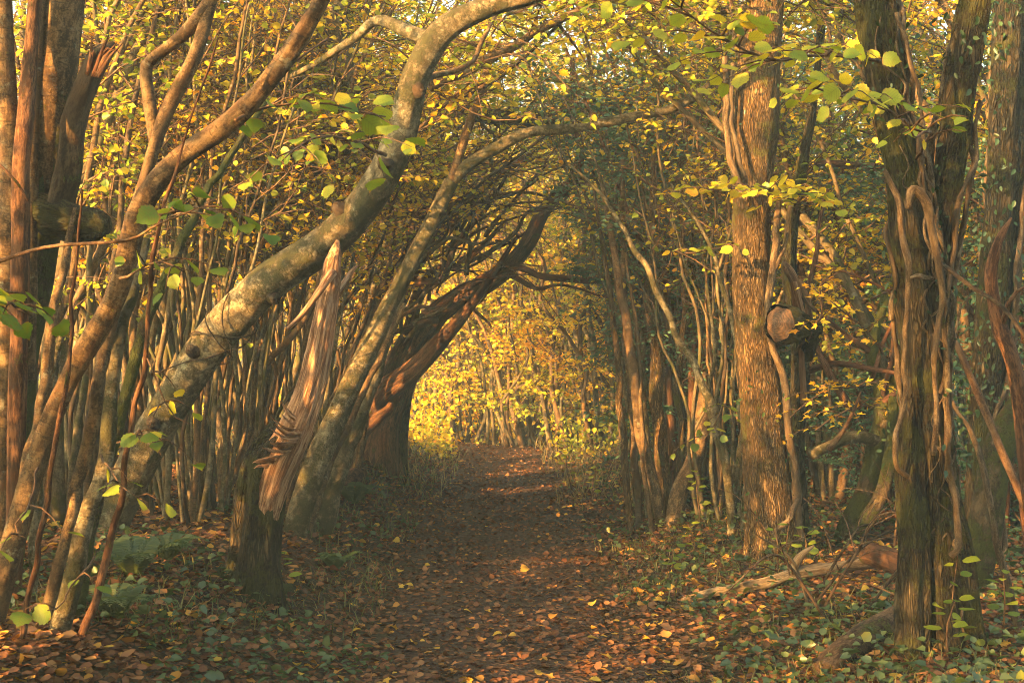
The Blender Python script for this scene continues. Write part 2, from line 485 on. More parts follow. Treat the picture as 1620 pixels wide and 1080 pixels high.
def rooted(ctrl, depth=0.15):
    """carry the first control point down into the ground"""
    c = ctrl.copy()
    g = gz(c[0, 0], c[0, 1]) - depth
    d = unit(c[0, :3] - c[1, :3])
    if c[0, 2] > g:
        if d[2] > -0.3: d = unit(np.array([d[0], d[1], -0.8]))
        k = (c[0, 2] - g) / -d[2]
        e = c[0, :3] + d * k
        c = np.vstack([[*e, c[0, 3] * 1.12], c])
    return c

def part(parent, name, ctrl, mat, kind=None, **kw):
    mb = MB()
    cl = tube(mb, ctrl, **kw)
    o = mb.build(name, M[mat], parent)
    if kind: o['kind'] = kind
    return o, cl

LEAF_MESH = {}
def leaf_mesh(kind, tint):
    key = (kind, round(tint * 10))
    if key not in LEAF_MESH:
        tpl = {'hazel': HAZEL, 'maple': MAPLE, 'oval': OVAL}[kind]
        mb = MB(); v, q, t = tpl
        v = v.copy(); r = np.random.default_rng(key[1] * 7 + len(kind))
        v[:, 2] += 0.05 * np.sin(v[:, 0] * 5 + r.uniform(0, 6)) + 0.05 * np.sin(v[:, 1] * 4 + r.uniform(0, 6))
        tt = key[1] / 10 + 0.10 * np.abs(v[:, 0]) * r.choice([-1, 1, 1])
        mb.add(v, q if len(q) else None, t, tint=np.clip(tt, 0, 1))
        LEAF_MESH[key] = mb.mesh('leaf', M['near_leaf'])
    return LEAF_MESH[key]

def leaf_obj(parent, pos, d, nrm, size, kind, tint, name='leaf'):
    d = unit(d); sd = unit(np.cross(d, nrm)); n = np.cross(sd, d)
    o = bpy.data.objects.new(name, leaf_mesh(kind, float(tint)))
    COL.objects.link(o)
    p = pos - np.asarray(parent.get('_org', (0, 0, 0)))
    m = Matrix([[sd[0] * size, d[0] * size, n[0] * size, p[0]], [sd[1] * size, d[1] * size, n[1] * size, p[1]],
                [sd[2] * size, d[2] * size, n[2] * size, p[2]], [0, 0, 0, 1]])
    o.parent = parent
    o.matrix_basis = m
    return o

def twig_leaves(pts, n, size, flat=0.55, hang=0.25):
    """leaf positions, directions and normals along a polyline, alternate sides"""
    c = catmull(pts, max(n, 2))
    T = unit(np.gradient(c, axis=0))
    side = unit(np.cross(T, [0, 0, 1.0]))
    s = np.where(np.arange(len(c)) % 2 == 0, 1, -1)[:, None]
    d = unit(T * 0.6 + side * s * 0.9 + rng.normal(0, 0.25, c.shape) + np.array([0, 0, -hang]))
    nm = unit(np.array([0, 0, 1.0]) + rng.normal(0, flat, c.shape))
    return c + d * size * 0.25, d, nm

def spray(tree, pts, nsub, sublen, leafsize, nleaf, tint, kind='hazel', w=None, spread=0.22, cap=300, hang=0.25):
    """a leafy side branch: branch part with each leaf its own child"""
    ctrl = limb(pts) if len(pts[0]) == 4 else np.asarray(pts, float)
    mb = MB()
    c, r = tube(mb, ctrl, sides=6, step=0.06, lump=0.1, seed=int(rng.integers(99)), wob=0.02)
    todo = []
    Tm = unit(np.gradient(c, axis=0))
    for k in range(nsub):
        t = 0.25 + 0.75 * (k + rng.uniform(0, 1)) / nsub
        i = min(int(t * (len(c) - 1)), len(c) - 1)
        s = 1 if k % 2 else -1
        sd = unit(np.cross(Tm[i], [0, 0, 1]))
        d = unit(Tm[i] * 0.7 + sd * s * 0.8 + np.array([0, 0, rng.normal(0, spread)]))
        l = sublen * rng.uniform(0.5, 1.2)
        p1 = c[i] + d * l * 0.5 + np.array([0, 0, 0.02]); p2 = c[i] + d * l + np.array([0, 0, -0.08 * l])
        tube(mb, [[*c[i], 0.004], [*p1, 0.003], [*p2, 0.0012]], sides=4, step=0.08, lump=0)
        todo.append(np.array([c[i] + d * 0.05 * l, p1, p2]))
    b = mb.build('branch', M['twig'], tree)
    tot = 0
    for pl in todo:
        pos, d, nm = twig_leaves(pl, nleaf, leafsize, hang=hang)
        for a, e, f in zip(pos, d, nm):
            if tot >= cap: break
            sz = leafsize * rng.uniform(0.5, 1.0)
            leaf_obj(b, a, e, f, sz, kind, np.clip(tint + rng.normal(0, 0.11), 0, 1))
            tot += 1
    return b

# ------------------------------------------------------------------ ground, path
def sheet(name, xs, ys, zf, mat):
    X, Y = np.meshgrid(xs, ys)
    Z = zf(X.ravel(), Y.ravel())
    v = np.stack([X.ravel(), Y.ravel(), Z], 1)
    nx = len(xs)
    a = (np.arange(len(ys) - 1)[:, None] * nx + np.arange(nx - 1)).ravel()
    mb = MB(); mb.add(v, np.stack([a, a + 1, a + 1 + nx, a + nx], 1))
    o = mb.build(name, M[mat]); o['kind'] = 'structure'
    return o
xs = np.concatenate([[-600, -200, -80, -40], np.arange(-20, -5, 0.8), np.arange(-5, 5, 0.12), np.arange(5, 20.1, 0.8), [40, 80, 200, 600]])
ys = np.concatenate([[-600, -200, -60, -25, -15], np.arange(-10, 3, 0.7), np.arange(3, 24, 0.14), np.arange(24, 50, 0.8), [60, 80, 200, 600, 1200]])
ground = sheet('ground', xs, ys, ground_z, 'soil')
pt = np.linspace(-1, 1, 15)
py = np.arange(-9, 25.5, 0.15)
PT, PY = np.meshgrid(pt, py)
hw = 0.62 + 0.10 * np.sin(PY * 1.3) + 0.05 * np.sin(PY * 3.1 + 1)
PX = path_centre(PY) + PT * hw
PZ = ground_z(PX.ravel(), PY.ravel()) + 0.015
mb = MB()
a = (np.arange(len(py) - 1)[:, None] * 15 + np.arange(14)).ravel()
mb.add(np.stack([PX.ravel(), PY.ravel(), PZ], 1), np.stack([a, a + 1, a + 16, a + 15], 1))
path = mb.build('path', M['path']); path['kind'] = 'structure'


# ------------------------------------------------------------------ the named trees
def tree_at(name, label, cat, ctrl, group=None):
    b = ctrl[0, :3].copy(); b[2] = max(b[2], gz(b[0], b[1]))
    return thing(name, label, cat, b, group)

def vine_on(parent, c, r, s0, s1, a0, wander, vr, seed, name='ivy_stem', off=0.95):
    """an ivy stem climbing a trunk whose centreline and radii are c, r"""
    n = len(c); i0, i1 = int(s0 * (n - 1)), int(s1 * (n - 1))
    T, N, B = frames(c)
    k = np.linspace(i0, i1, max(6, int(abs(i1 - i0) / 4))).astype(int)
    q = np.stack([k * 0.06, np.full(len(k), seed * 2.3), np.zeros(len(k))], 1)
    ang = a0 + wander * vnoise(q, seed) + 0.5 * wander * vnoise(q * 3, seed + 1)
    rr = r[k] * 1.02 + vr * off + 0.012 * (1 + vnoise(q * 4, seed + 2))
    p = c[k] + rr[:, None] * (np.cos(ang)[:, None] * N[k] + np.sin(ang)[:, None] * B[k])
    rad = vr * np.linspace(1, 0.6, len(k)) * (1 + 0.3 * vnoise(q * 5, seed + 4))
    o, cl = part(parent, name, np.column_stack([p, rad]), 'vine', sides=8, step=0.025, lump=0.35, seed=seed)
    return o

def ivy_leaves(parent, c, r, n, size, s0=0.0, s1=1.0, seed=0, out=0.08, name='ivy_leaves'):
    g = np.random.default_rng(seed)
    T, N, B = frames(c)
    k = (g.uniform(s0, s1, n) * (len(c) - 1)).astype(int)
    a = g.uniform(0, 6.28, n)
    cl = vnoise(np.stack([k * 0.05, np.cos(a) * 1.5, np.sin(a) * 1.5], 1), seed) > 0.0
    k, a = k[cl], a[cl]
    o = np.cos(a)[:, None] * N[k] + np.sin(a)[:, None] * B[k]
    p = c[k] + o * (r[k] + g.uniform(0.005, out, len(k)))[:, None]
    mb = MB()
    d = unit(np.array([0, 0, -0.7]) + g.normal(0, 0.5, p.shape))
    leaves(mb, HOLLY, p, d, unit(o + g.normal(0, 0.35, p.shape)), size * g.uniform(0.6, 1.2, len(k)), g.uniform(0, 0.9, len(k)))
    b = mb.build(name, M['ivy'], parent); b['kind'] = 'stuff'
    return b

def canopy(parent, spots, nb, bl, ntw, lsize, tint, tsd, seed, per=6, droop=.1):
    """twiggy leafy side growth along a limb: one twig mass and one leaf mass"""
    g = np.random.default_rng(seed); tw = MB(); fo = MB(); A = [[], [], [], [], []]
    spots = np.asarray(spots, float)
    for j in range(nb):
        c0 = spots[int(g.integers(len(spots)))][:3]; az = g.uniform(0, 6.28)
        d = unit(np.array([math.cos(az), math.sin(az) * .8, g.normal(.3, .35)])); l = bl * g.uniform(.5, 1.3)
        p1 = c0 + d * l * .5 + g.normal(0, .07, 3); p2 = c0 + d * l + np.array([0, 0, -droop]) + g.normal(0, .1, 3)
        tube(tw, [[*c0, .007], [*p1, .005], [*p2, .002]], sides=4, step=.12, lump=0, cap=False, seed=j, wob=.03)
        for q in range(ntw):
            u = (q + g.random()) / ntw
            s = c0 * (1 - u * 2) + p1 * u * 2 if u < .5 else p1 * (2 - 2 * u) + p2 * (2 * u - 1)
            az = g.uniform(0, 6.28); d2 = unit(d * .6 + np.array([math.cos(az), math.sin(az), g.normal(0, .3)])); l2 = g.uniform(.2, .5)
            e = s + d2 * l2 + np.array([0, 0, -.03]); m1 = (s + e) / 2 + g.normal(0, .025, 3)
            tube(tw, [[*s, .003], [*m1, .0024], [*e, .001]], sides=3, step=.2, lump=0, cap=False)
            if per:
                f = (np.arange(per) + g.random(per)) / per; pp = s + np.outer(f, e - s); sd = unit(np.cross(d2, [0, 0, 1])); sg = np.where(np.arange(per) % 2, 1, -1)[:, None]
                A[0].append(pp); A[1].append(unit(d2 * .5 + sd * sg + g.normal(0, .3, (per, 3)) + [0, 0, -.3])); A[2].append(unit(np.array([0, 0, 1]) + g.normal(0, .5, (per, 3))))
                A[3].append(lsize * g.uniform(.6, 1.2, per)); A[4].append(np.clip(tint + g.normal(0, tsd, per), 0, 1))
    o = tw.build('twigs', M['twig'], parent, smooth=False); o['kind'] = 'stuff'
    if per:
        leaves(fo, LITE, np.vstack(A[0]), np.vstack(A[1]), np.vstack(A[2]), np.concatenate(A[3]), np.concatenate(A[4]))
        o = fo.build('foliage', M['leaf'], parent, smooth=False); o['kind'] = 'stuff'

# --- the great pale trunk that leans across the lane
c = rooted(limb([(150, 872, 8.2, 84), (232, 705, 8.1, 78), (300, 590, 8.0, 80), (368, 505, 7.95, 80), (432, 442, 7.9, 76), (520, 380, 7.85, 72), (588, 305, 7.8, 68),
                 (632, 215, 7.75, 62), (655, 125, 7.7, 58), (700, 50, 7.65, 54), (770, 12, 7.6, 42), (850, -8, 7.55, 32), (960, -60, 7.5, 22)], .93))
t = tree_at('leaning_tree', 'thick pale grey-barked tree bowing across the lane in one long curve', 'tree', c)
_, (tc, tr) = part(t, 'trunk', c, 'pale', sides=48, step=0.016, lump=0.15, ridge=0.004, ridge_f=24, seed=3, flare=.25)
part(t, 'branch', limb([(655, 140, 7.7, 16), (690, 120, 7.9, 13), (745, 105, 8.1, 10), (770, 60, 8.2, 8), (790, 10, 8.3, 6)]), 'hazel', sides=8, lump=0.15, seed=15, wob=.02)
part(t, 'branch', limb([(690, 68, 7.7, 30), (610, 30, 8.0, 22), (560, 60, 8.3, 17), (500, 100, 8.6, 12), (440, 130, 8.9, 8)]), 'pale', sides=9, lump=0.15, seed=6, wob=.03)
for k_, a_ in ((.30, 1.0), (.42, 2.4), (.55, .4), (.63, 1.6), (.72, 2.2), (.2, 1.4)):          # branch scars
    i_ = int(k_ * (len(tc) - 1)); T_, N_, B_ = frames(tc); o_ = math.cos(a_ + 3.4) * N_[i_] + math.sin(a_ + 3.4) * B_[i_]
    q_ = tc[i_] + o_ * tr[i_] * .8
    part(t, 'knot', [[*q_, .045], [*(q_ + o_ * .035), .034], [*(q_ + o_ * .055 + T_[i_] * .01), .02], [*(q_ + o_ * .045), .006]], 'dark', sides=14, step=0.01, lump=0.35, ridge=.004, ridge_f=40, seed=int(k_ * 99))
mb = MB()                                                            # the wiry dead ivy round its lower bend
for i in range(5):
    k = int(len(tc) * (0.32 + 0.008 * i)); T_, N_, B_ = frames(tc)
    a = np.linspace(-2.6 + rng.uniform(-.4, .4), 1.4, 9); kk = np.clip(k + (np.linspace(-14, 16, 9) * rng.uniform(-1, 1.4)).astype(int), 0, len(tc) - 1)
    p = tc[kk] + (tr[kk] * 1.05 + 0.006 + rng.uniform(0, 0.03, 9))[:, None] * (np.cos(a)[:, None] * N_[kk] + np.sin(a)[:, None] * B_[kk])
    tube(mb, np.column_stack([p, np.full(9, 0.0045)]), sides=4, step=0.04, lump=0.2, seed=i)
o = mb.build('dead_tendrils', M['dark'], t); o['kind'] = 'stuff'
spray(t, [(610, 245, 7.6, 8), (560, 225, 7.1, 6), (500, 215, 6.7, 4), (450, 250, 6.4, 3)], 6, 0.35, 0.085, 5, 0.18, hang=.5)

# --- mossy dark trunk behind it that turns up into a grey stem
c = rooted(limb([(95, 800, 10.5, 95), (120, 620, 10.4, 84), (175, 545, 10.3, 80), (255, 478, 10.2, 76), (325, 410, 10.1, 76), (400, 345, 10, 80), (470, 275, 9.9, 84), (522, 232, 9.85, 82),
                 (546, 180, 9.8, 60), (543, 110, 9.8, 44), (533, 30, 9.8, 40), (515, -50, 9.8, 34)]))
t = tree_at('mossy_tree', 'dark moss-covered leaning trunk that kinks upright behind the pale bowing tree', 'tree', c)
part(t, 'trunk', c[:9], 'mossy', sides=28, step=0.035, lump=0.2, ridge=0.008, ridge_f=18, seed=21)
part(t, 'stem', c[8:], 'pale', sides=20, step=0.04, lump=0.1, seed=22)
part(t, 'branch', limb([(330, 400, 10.0, 26), (390, 330, 10.2, 18), (420, 280, 10.4, 14), (470, 262, 10.5, 9), (560, 205, 10.6, 5)]), 'dark', sides=8, lump=0.15, seed=23, wob=.03)
part(t, 'branch', limb([(470, 283, 9.9, 30), (380, 335, 9.6, 16), (300, 310, 9.4, 9), (200, 330, 9.2, 5)]), 'dark', sides=8, lump=0.15, seed=24, wob=.04)

canopy(t, limb([(u_, v_, 10.0, 5) for u_ in range(120, 600, 40) for v_ in (60, 150, 240, 330, 420) if v_ < 560 - u_ * .5]), 130, .8, 7, .05, .42, .16, 606, 1)

# --- foreground hazel with the long leaning pole
c1 = limb([(-60, 1110, 5.3, 60), (0, 930, 5.4, 48), (60, 720, 5.5, 42), (110, 600, 5.5, 40), (182, 470, 5.5, 40), (218, 340, 5.5, 40), (272, 262, 5.5, 38), (372, 188, 5.5, 37), (440, 110, 5.5, 36), (498, 20, 5.5, 33), (540, -60, 5.5, 30)])
t = tree_at('hazel_tree', 'hazel whose long smooth copper-lit pole bends at a knee and slants up past the snag', 'tree', rooted(c1))
part(t, 'stem', rooted(c1), 'hazel', sides=28, step=0.02, lump=0.16, ridge=0.0018, ridge_f=40, seed=31)
part(t, 'stem', limb([(180, 475, 5.5, 30), (225, 300, 5.6, 26), (258, 190, 5.7, 26), (305, 95, 5.75, 28), (330, 20, 5.8, 22), (345, -50, 5.8, 20)]), 'hazel', sides=16, step=0.04, lump=0.15, seed=32)
part(t, 'branch', limb([(245, 232, 5.7, 24), (236, 160, 5.75, 26), (232, 105, 5.8, 24), (262, 78, 5.8, 24), (300, 45, 5.8, 26), (340, -10, 5.8, 24), (360, -60, 5.8, 22)]), 'hazel', sides=14, step=0.035, lump=0.15, seed=33)
part(t, 'branch', limb([(275, 258, 5.5, 12), (330, 215, 5.6, 8), (395, 150, 5.7, 7), (440, 120, 5.8, 5), (520, 60, 6, 4)]), 'twig', sides=6, seed=34, wob=.03)
part(t, 'branch', limb([(-20, 420, 5.0, 8), (80, 385, 4.9, 7), (200, 378, 4.8, 6), (255, 355, 4.75, 4), (310, 330, 4.7, 3)]), 'twig', sides=6, seed=35, wob=.02)
spray(t, [(220, 345, 5.4, 6), (290, 330, 5.2, 5), (350, 335, 5.0, 3)], 5, 0.28, 0.085, 3, 0.12, hang=.45)
spray(t, [(190, 440, 5.4, 6), (250, 420, 5.2, 4), (290, 430, 5.1, 3)], 4, 0.25, 0.075, 3, 0.14, hang=.5)
spray(t, [(372, 190, 5.4, 7), (430, 175, 5.7, 5), (520, 170, 5.7, 4), (610, 185, 5.8, 3)], 7, 0.32, 0.10, 4, 0.22, hang=.35)
spray(t, [(-60, 470, 4.4, 5), (0, 480, 4.3, 4), (50, 500, 4.2, 3)], 5, 0.16, 0.085, 4, 0.10, hang=.35)
spray(t, [(60, 740, 5.3, 5), (30, 830, 4.8, 3), (40, 850, 4.7, 2)], 2, 0.15, 0.085, 2, 0.12, hang=.3)

# --- left stool of poles at the bottom corner
t = thing('coppice_stool', 'clump of bare slanting poles rising from the dark lower corner of the lane', 'coppice', [*P(75, 1075, 5.25)[:2], gz(*P(75, 1075, 5.25)[:2])])
for i, (pts, mt) in enumerate([
    ([(65, 1080, 5.25, 50), (95, 990, 5.3, 46), (132, 850, 5.35, 42), (165, 720, 5.4, 36), (180, 600, 5.5, 28), (205, 480, 5.6, 24), (232, 380, 5.8, 20)], 'pale'),
    ([(100, 1090, 5.2, 22), (150, 950, 5.25, 18), (178, 840, 5.3, 15), (196, 765, 5.3, 13), (232, 540, 5.3, 11), (242, 400, 5.3, 9), (300, 200, 5.3, 6), (345, 60, 5.3, 4)], 'red'),
    ([(45, 1085, 5.4, 34), (100, 880, 5.5, 30), (125, 760, 5.6, 30), (150, 640, 5.6, 30), (172, 535, 5.7, 28), (200, 440, 5.8, 22)], 'hazel'),
    ([(110, 1075, 5.5, 30), (140, 850, 5.7, 26), (180, 690, 5.8, 26), (215, 560, 5.9, 26), (270, 420, 6.1, 22), (330, 300, 6.4, 16), (420, 160, 6.8, 12)], 'mossy'),
    ([(20, 1080, 5.0, 16), (48, 940, 5.0, 13), (75, 800, 5.0, 12), (104, 620, 5.0, 11), (108, 545, 5.0, 9), (130, 300, 5.0, 6)], 'red'),
    ([(15, 1090, 5.6, 34), (10, 900, 5.8, 30), (40, 760, 5.9, 28), (70, 610, 6.0, 25), (88, 480, 6.1, 20), (120, 330, 6.3, 12)], 'hazel'),
    ([(30, 1080, 5.7, 24), (55, 880, 5.9, 20), (58, 760, 6, 20), (75, 640, 6.1, 18), (100, 520, 6.2, 16)], 'pale')]):
    part(t, 'stem', rooted(limb(pts, .85)), mt, sides=16, step=0.03, lump=0.16, ridge=.0015, ridge_f=40, seed=40 + i, wob=.012)
spray(t, [(160, 720, 5.3, 5), (190, 770, 5.0, 3), (235, 795, 4.9, 2)], 3, 0.14, 0.075, 2, 0.12)
spray(t, [(150, 880, 5.2, 5), (100, 945, 4.9, 3), (75, 965, 4.8, 2)], 2, 0.14, 0.08, 2, 0.1)
spray(t, [(230, 560, 5.3, 4), (265, 640, 5.2, 3), (300, 670, 5.15, 2)], 3, 0.14, 0.06, 2, 0.5)
spray(t, [(185, 700, 5.3, 4), (235, 690, 5.2, 3), (255, 720, 5.15, 2)], 3, 0.14, 0.07, 2, 0.15)

# --- trunk at the left with burr and broken black snag
c = rooted(limb([(-30, 1000, 6.6, 120), (5, 760, 6.6, 100), (22, 560, 6.6, 96), (50, 430, 6.55, 96), (68, 340, 6.5, 74), (76, 200, 6.5, 74), (90, 90, 6.5, 78), (100, -20, 6.5, 84), (105, -80, 6.5, 84)]))
t = tree_at('burred_tree', 'stout sunlit trunk with a knobbly burr and a black broken snag beside it', 'tree', c)
part(t, 'trunk', c[4:], 'hazel', sides=40, step=0.02, lump=0.14, ridge=0.003, ridge_f=30, seed=51)
part(t, 'lower_trunk', c[:6], 'mossy', sides=28, step=0.035, lump=0.22, ridge=0.01, ridge_f=16, seed=52, flare=.3)
part(t, 'burr', limb([(52, 346, 6.5, 100), (85, 348, 6.42, 96), (118, 354, 6.36, 78), (148, 356, 6.32, 62), (168, 364, 6.3, 24)]), 'ivy_bark', sides=36, step=0.01, lump=0.5, ridge=0.016, ridge_f=22, seed=53)
part(t, 'snag', limb([(95, 350, 6.4, 50), (108, 270, 6.4, 44), (118, 190, 6.4, 44), (138, 130, 6.4, 42), (158, 92, 6.4, 38), (180, 68, 6.4, 10)]), 'dark', sides=22, step=0.025, lump=0.3, ridge=0.012, ridge_f=22, seed=54)
for i in range(7):
    du = rng.uniform(-16, 18)
    part(t, 'splinter', limb([(146 + du * .6, 122, 6.36, 13), (158 + du, 92 - rng.uniform(0, 12), 6.34, 8), (168 + du * 1.6, 72 - rng.uniform(-8, 18), 6.33, 2)]), 'red', sides=5, step=0.03, lump=0.2, seed=60 + i)
c = rooted(limb([(-5, 980, 6.2, 50), (8, 640, 6.2, 44), (12, 400, 6.2, 42), (16, 260, 6.2, 40), (4, 60, 6.2, 40), (0, -60, 6.2, 40)]))
t = tree_at('hazel_tree', 'upright amber-lit hazel stem at the very edge of the picture, left of the burr', 'tree', c)
part(t, 'stem', c, 'hazel', sides=18, step=0.05, lump=0.12, seed=55)
part(t, 'stem', rooted(limb([(20, 960, 6.0, 36), (30, 500, 6.1, 34), (34, 260, 6.1, 34), (46, 120, 6.2, 30), (58, -50, 6.2, 26)])), 'red', sides=14, step=0.05, lump=0.18, seed=56)
part(t, 'stem', limb([(45, 600, 6.3, 28), (52, 200, 6.4, 24), (60, 60, 6.4, 22), (66, -50, 6.4, 20)]), 'hazel', sides=12, step=0.06, lump=0.18, seed=57)
part(t, 'branch', limb([(-20, 245, 5.2, 7), (20, 280, 5.2, 6), (45, 318, 5.2, 5)]), 'red', sides=6, seed=58)

# --- the shattered stump with its torn spar
B0 = on_ground(400, 935)
Ys = B0[1]
c = rooted(limb([(400, 935, Ys, 96), (402, 880, Ys, 86), (408, 810, Ys, 80), (418, 750, Ys, 78), (440, 705, Ys, 70), (462, 675, Ys, 50)]))
t = tree_at('broken_tree', 'shattered trunk with torn pinkish heartwood and a tall jagged spar, dead at the lane edge', 'tree', c)
_, (tc, tr) = part(t, 'trunk', c, 'ivy_bark', sides=56, step=0.014, lump=0.18, ridge=0.016, ridge_f=20, flute=0.09, nfl=6, seed=71, flare=.22)
part(t, 'spar', limb([(412, 850, Ys + .01, 40), (424, 790, Ys - .01, 60), (444, 730, Ys - .03, 68), (468, 680, Ys - .04, 62), (490, 620, Ys - .04, 54), (506, 550, Ys - .03, 48), (518, 480, Ys, 41), (526, 425, Ys, 32), (530, 402, Ys, 20), (534, 380, Ys, 3)]), 'torn', sides=48, step=0.012, lump=0.10, ridge=0.007, ridge_f=55, flute=0.06, nfl=5, seed=72)
def sliver(pts, seed, wf=2.4):
    """flat jagged strip of torn wood, thick in the middle and pointed at the end"""
    c = limb(pts); mb = MB(); n = 14
    cr = catmull(c, n); T, N, B = frames(cr[:, :3]); g = np.random.default_rng(seed)
    tw = seed + np.linspace(0, g.uniform(-.6, .6), n)
    sd = np.cos(tw)[:, None] * N + np.sin(tw)[:, None] * B; up = np.cross(T, sd)
    w = cr[:, 3] * wf * .5 * (1 + .16 * g.normal(0, 1, n)); h = cr[:, 3] * .45 * (1 + .3 * g.normal(0, 1, n)); w[-1] = h[-1] = .0008
    off = g.normal(0, .0012, (n, 3)); p = cr[:, :3] + off
    v = np.stack([p + sd * w[:, None], p + up * h[:, None], p - sd * w[:, None], p - up * h[:, None]], 1).reshape(-1, 3)
    k = np.arange(n - 1)[:, None] * 4; j = np.arange(4)
    q = np.stack([k + j, k + (j + 1) % 4, k + 4 + (j + 1) % 4, k + 4 + j], 2).reshape(-1, 4)
    s_ = np.linspace(0, .5, n)
    bk = np.stack([np.stack([w, 0 * w, s_], 1), np.stack([0 * w, h, s_], 1), np.stack([-w, 0 * w, s_], 1), np.stack([0 * w, -h, s_], 1)], 1).reshape(-1, 3) + seed * 3.1
    mb.add(v, np.vstack([q, [[3, 2, 1, 0]]]), bark=bk)
    return mb.build('splinter', M['torn'], t, smooth=False)
for i in range(11):                                                  # feathered ends standing out to the left of the break
    f = i / 10
    u0, v0 = 482 - 50 * f + rng.uniform(-5, 5), 662 + 66 * f
    l_ = rng.uniform(24, 48); rise = 20 - 34 * f + rng.uniform(-9, 9)
    dY = Ys - .09 - .06 * math.sin(3.1 * f) - rng.uniform(0, .02)
    sliver([(u0 + 10, v0 + 4, dY + .03, 12), (u0 - l_ * .35, v0 - rise * .15 + 6, dY - .01, rng.uniform(9, 13)), (u0 - l_ * .7, v0 - rise * .5 + 3, dY - .03, rng.uniform(6, 9)), (u0 - l_, v0 - rise, dY - .04 - rng.uniform(0, .04), 1.5)], 440 + i, 1.9)
part(t, 'side_limb', limb([(528, 430, Ys, 20), (516, 445, Ys - .1, 16), (480, 495, Ys - .15, 11), (455, 520, Ys - .2, 8)]), 'torn', sides=8, step=0.04, lump=0.2, seed=110)
part(t, 'side_limb', limb([(505, 500, Ys, 22), (540, 455, Ys + .1, 16), (556, 430, Ys + .15, 10), (566, 420, Ys + .2, 3)]), 'torn', sides=8, step=0.03, lump=0.25, seed=111)

# --- the live arching pole beside it that forks over the lane
c = rooted(limb([(452, 905, 9.0, 46), (478, 800, 9.05, 48), (512, 705, 9.1, 46), (548, 625, 9.2, 42), (590, 540, 9.3, 38), (612, 490, 9.3, 34), (645, 425, 9.3, 31), (682, 352, 9.3, 29), (714, 288, 9.3, 28)]))
t = tree_at('arching_tree', 'slim grey pole leaning out of the shattered stump and forking high over the lane', 'tree', c)
part(t, 'trunk', c, 'pale', sides=20, step=0.035, lump=0.12, ridge=.002, ridge_f=20, seed=121)
part(t, 'branch', limb([(712, 292, 9.3, 24), (738, 262, 9.3, 24), (772, 240, 9.3, 23), (808, 222, 9.3, 22), (845, 208, 9.3, 21), (905, 205, 9.35, 19), (970, 190, 9.4, 18), (1030, 180, 9.5, 17), (1090, 158, 9.6, 16), (1150, 116, 9.8, 15)]), 'pale', sides=14, step=0.03, lump=0.15, seed=122, wob=.015)
part(t, 'branch', limb([(714, 290, 9.3, 22), (728, 240, 9.3, 19), (745, 190, 9.3, 17), (762, 140, 9.3, 15), (778, 85, 9.3, 12)]), 'hazel', sides=12, step=0.035, lump=0.12, seed=123)
for i, pts in enumerate([[(470, 905, 9.1, 22), (500, 790, 9.2, 20), (540, 690, 9.3, 17), (585, 600, 9.5, 13), (640, 480, 9.7, 9)],
                         [(488, 900, 9.2, 16), (498, 800, 9.3, 13), (512, 700, 9.4, 11), (520, 600, 9.5, 9), (560, 400, 9.8, 6)],
                         [(500, 880, 9.5, 40), (530, 760, 9.6, 44), (562, 670, 9.7, 36), (590, 590, 9.8, 34), (612, 520, 9.9, 26), (650, 420, 10, 18)],
                         [(440, 910, 9.2, 20), (452, 800, 9.3, 16), (475, 700, 9.5, 14), (500, 560, 9.7, 10)]]):
    part(t, 'stem', rooted(limb(pts)), ['hazel', 'pale', 'pale', 'hazel'][i], sides=12, step=0.05, lump=0.14, seed=124 + i, wob=.012)
spray(t, [(765, 130, 9.2, 5), (730, 150, 9.0, 4), (690, 155, 8.9, 3)], 5, 0.25, 0.075, 4, 0.58, hang=.2)

# --- the dark red trunks that make the left jamb of the arch
Bk = on_ground(600, 738); Yk = Bk[1]
c = rooted(limb([(598, 740, Yk, 82), (600, 680, Yk, 72), (622, 615, Yk, 62), (648, 555, Yk, 54), (690, 498, Yk - .3, 44), (742, 464, Yk - .6, 38), (790, 432, Yk - .9, 34), (830, 390, Yk - 1.1, 30), (858, 338, Yk - 1.2, 26), (892, 298, Yk - 1.3, 22), (930, 280, Yk - 1.3, 16)]))
t = tree_at('arch_tree', 'dark red-brown trunk bending low to the right as the side of the arch', 'tree', c)
_, (tc, tr) = part(t, 'trunk', c, 'red', sides=30, step=0.04, lump=0.2, ridge=.012, ridge_f=12, flute=.06, seed=131, flare=.25)
for i, pts in enumerate([
    [(866, 322, Yk - 1.2, 22), (905, 285, Yk - 1.2, 20), (918, 235, Yk - 1.2, 17), (905, 170, Yk - 1.2, 12), (908, 80, Yk - 1.2, 8)],
    [(742, 466, Yk - .6, 16), (800, 430, Yk - 1, 13), (860, 432, Yk - 1.3, 13), (930, 442, Yk - 1.6, 13), (985, 425, Yk - 1.8, 10), (1030, 405, Yk - 2, 7)],
    [(700, 500, Yk - .3, 16), (650, 520, Yk - .8, 13), (600, 535, Yk - 1, 9), (540, 560, Yk - 1, 6)],
    [(742, 480, Yk - .6, 9), (762, 500, Yk - .7, 6), (777, 517, Yk - .8, 4)],
    [(800, 430, Yk - .9, 15), (850, 455, Yk - 1.3, 9), (890, 450, Yk - 1.6, 6), (960, 470, Yk - 1.8, 4)]]):
    part(t, 'branch', limb(pts), 'red', sides=9, step=0.06, lump=0.2, seed=132 + i, wob=.04)
for i in range(4):
    vine_on(t, tc, tr, 0.0 + .04 * i, 0.42 + .08 * i, 3.4 + i * 1.1, 1.5, 0.009, 140 + i)
t_arch = t
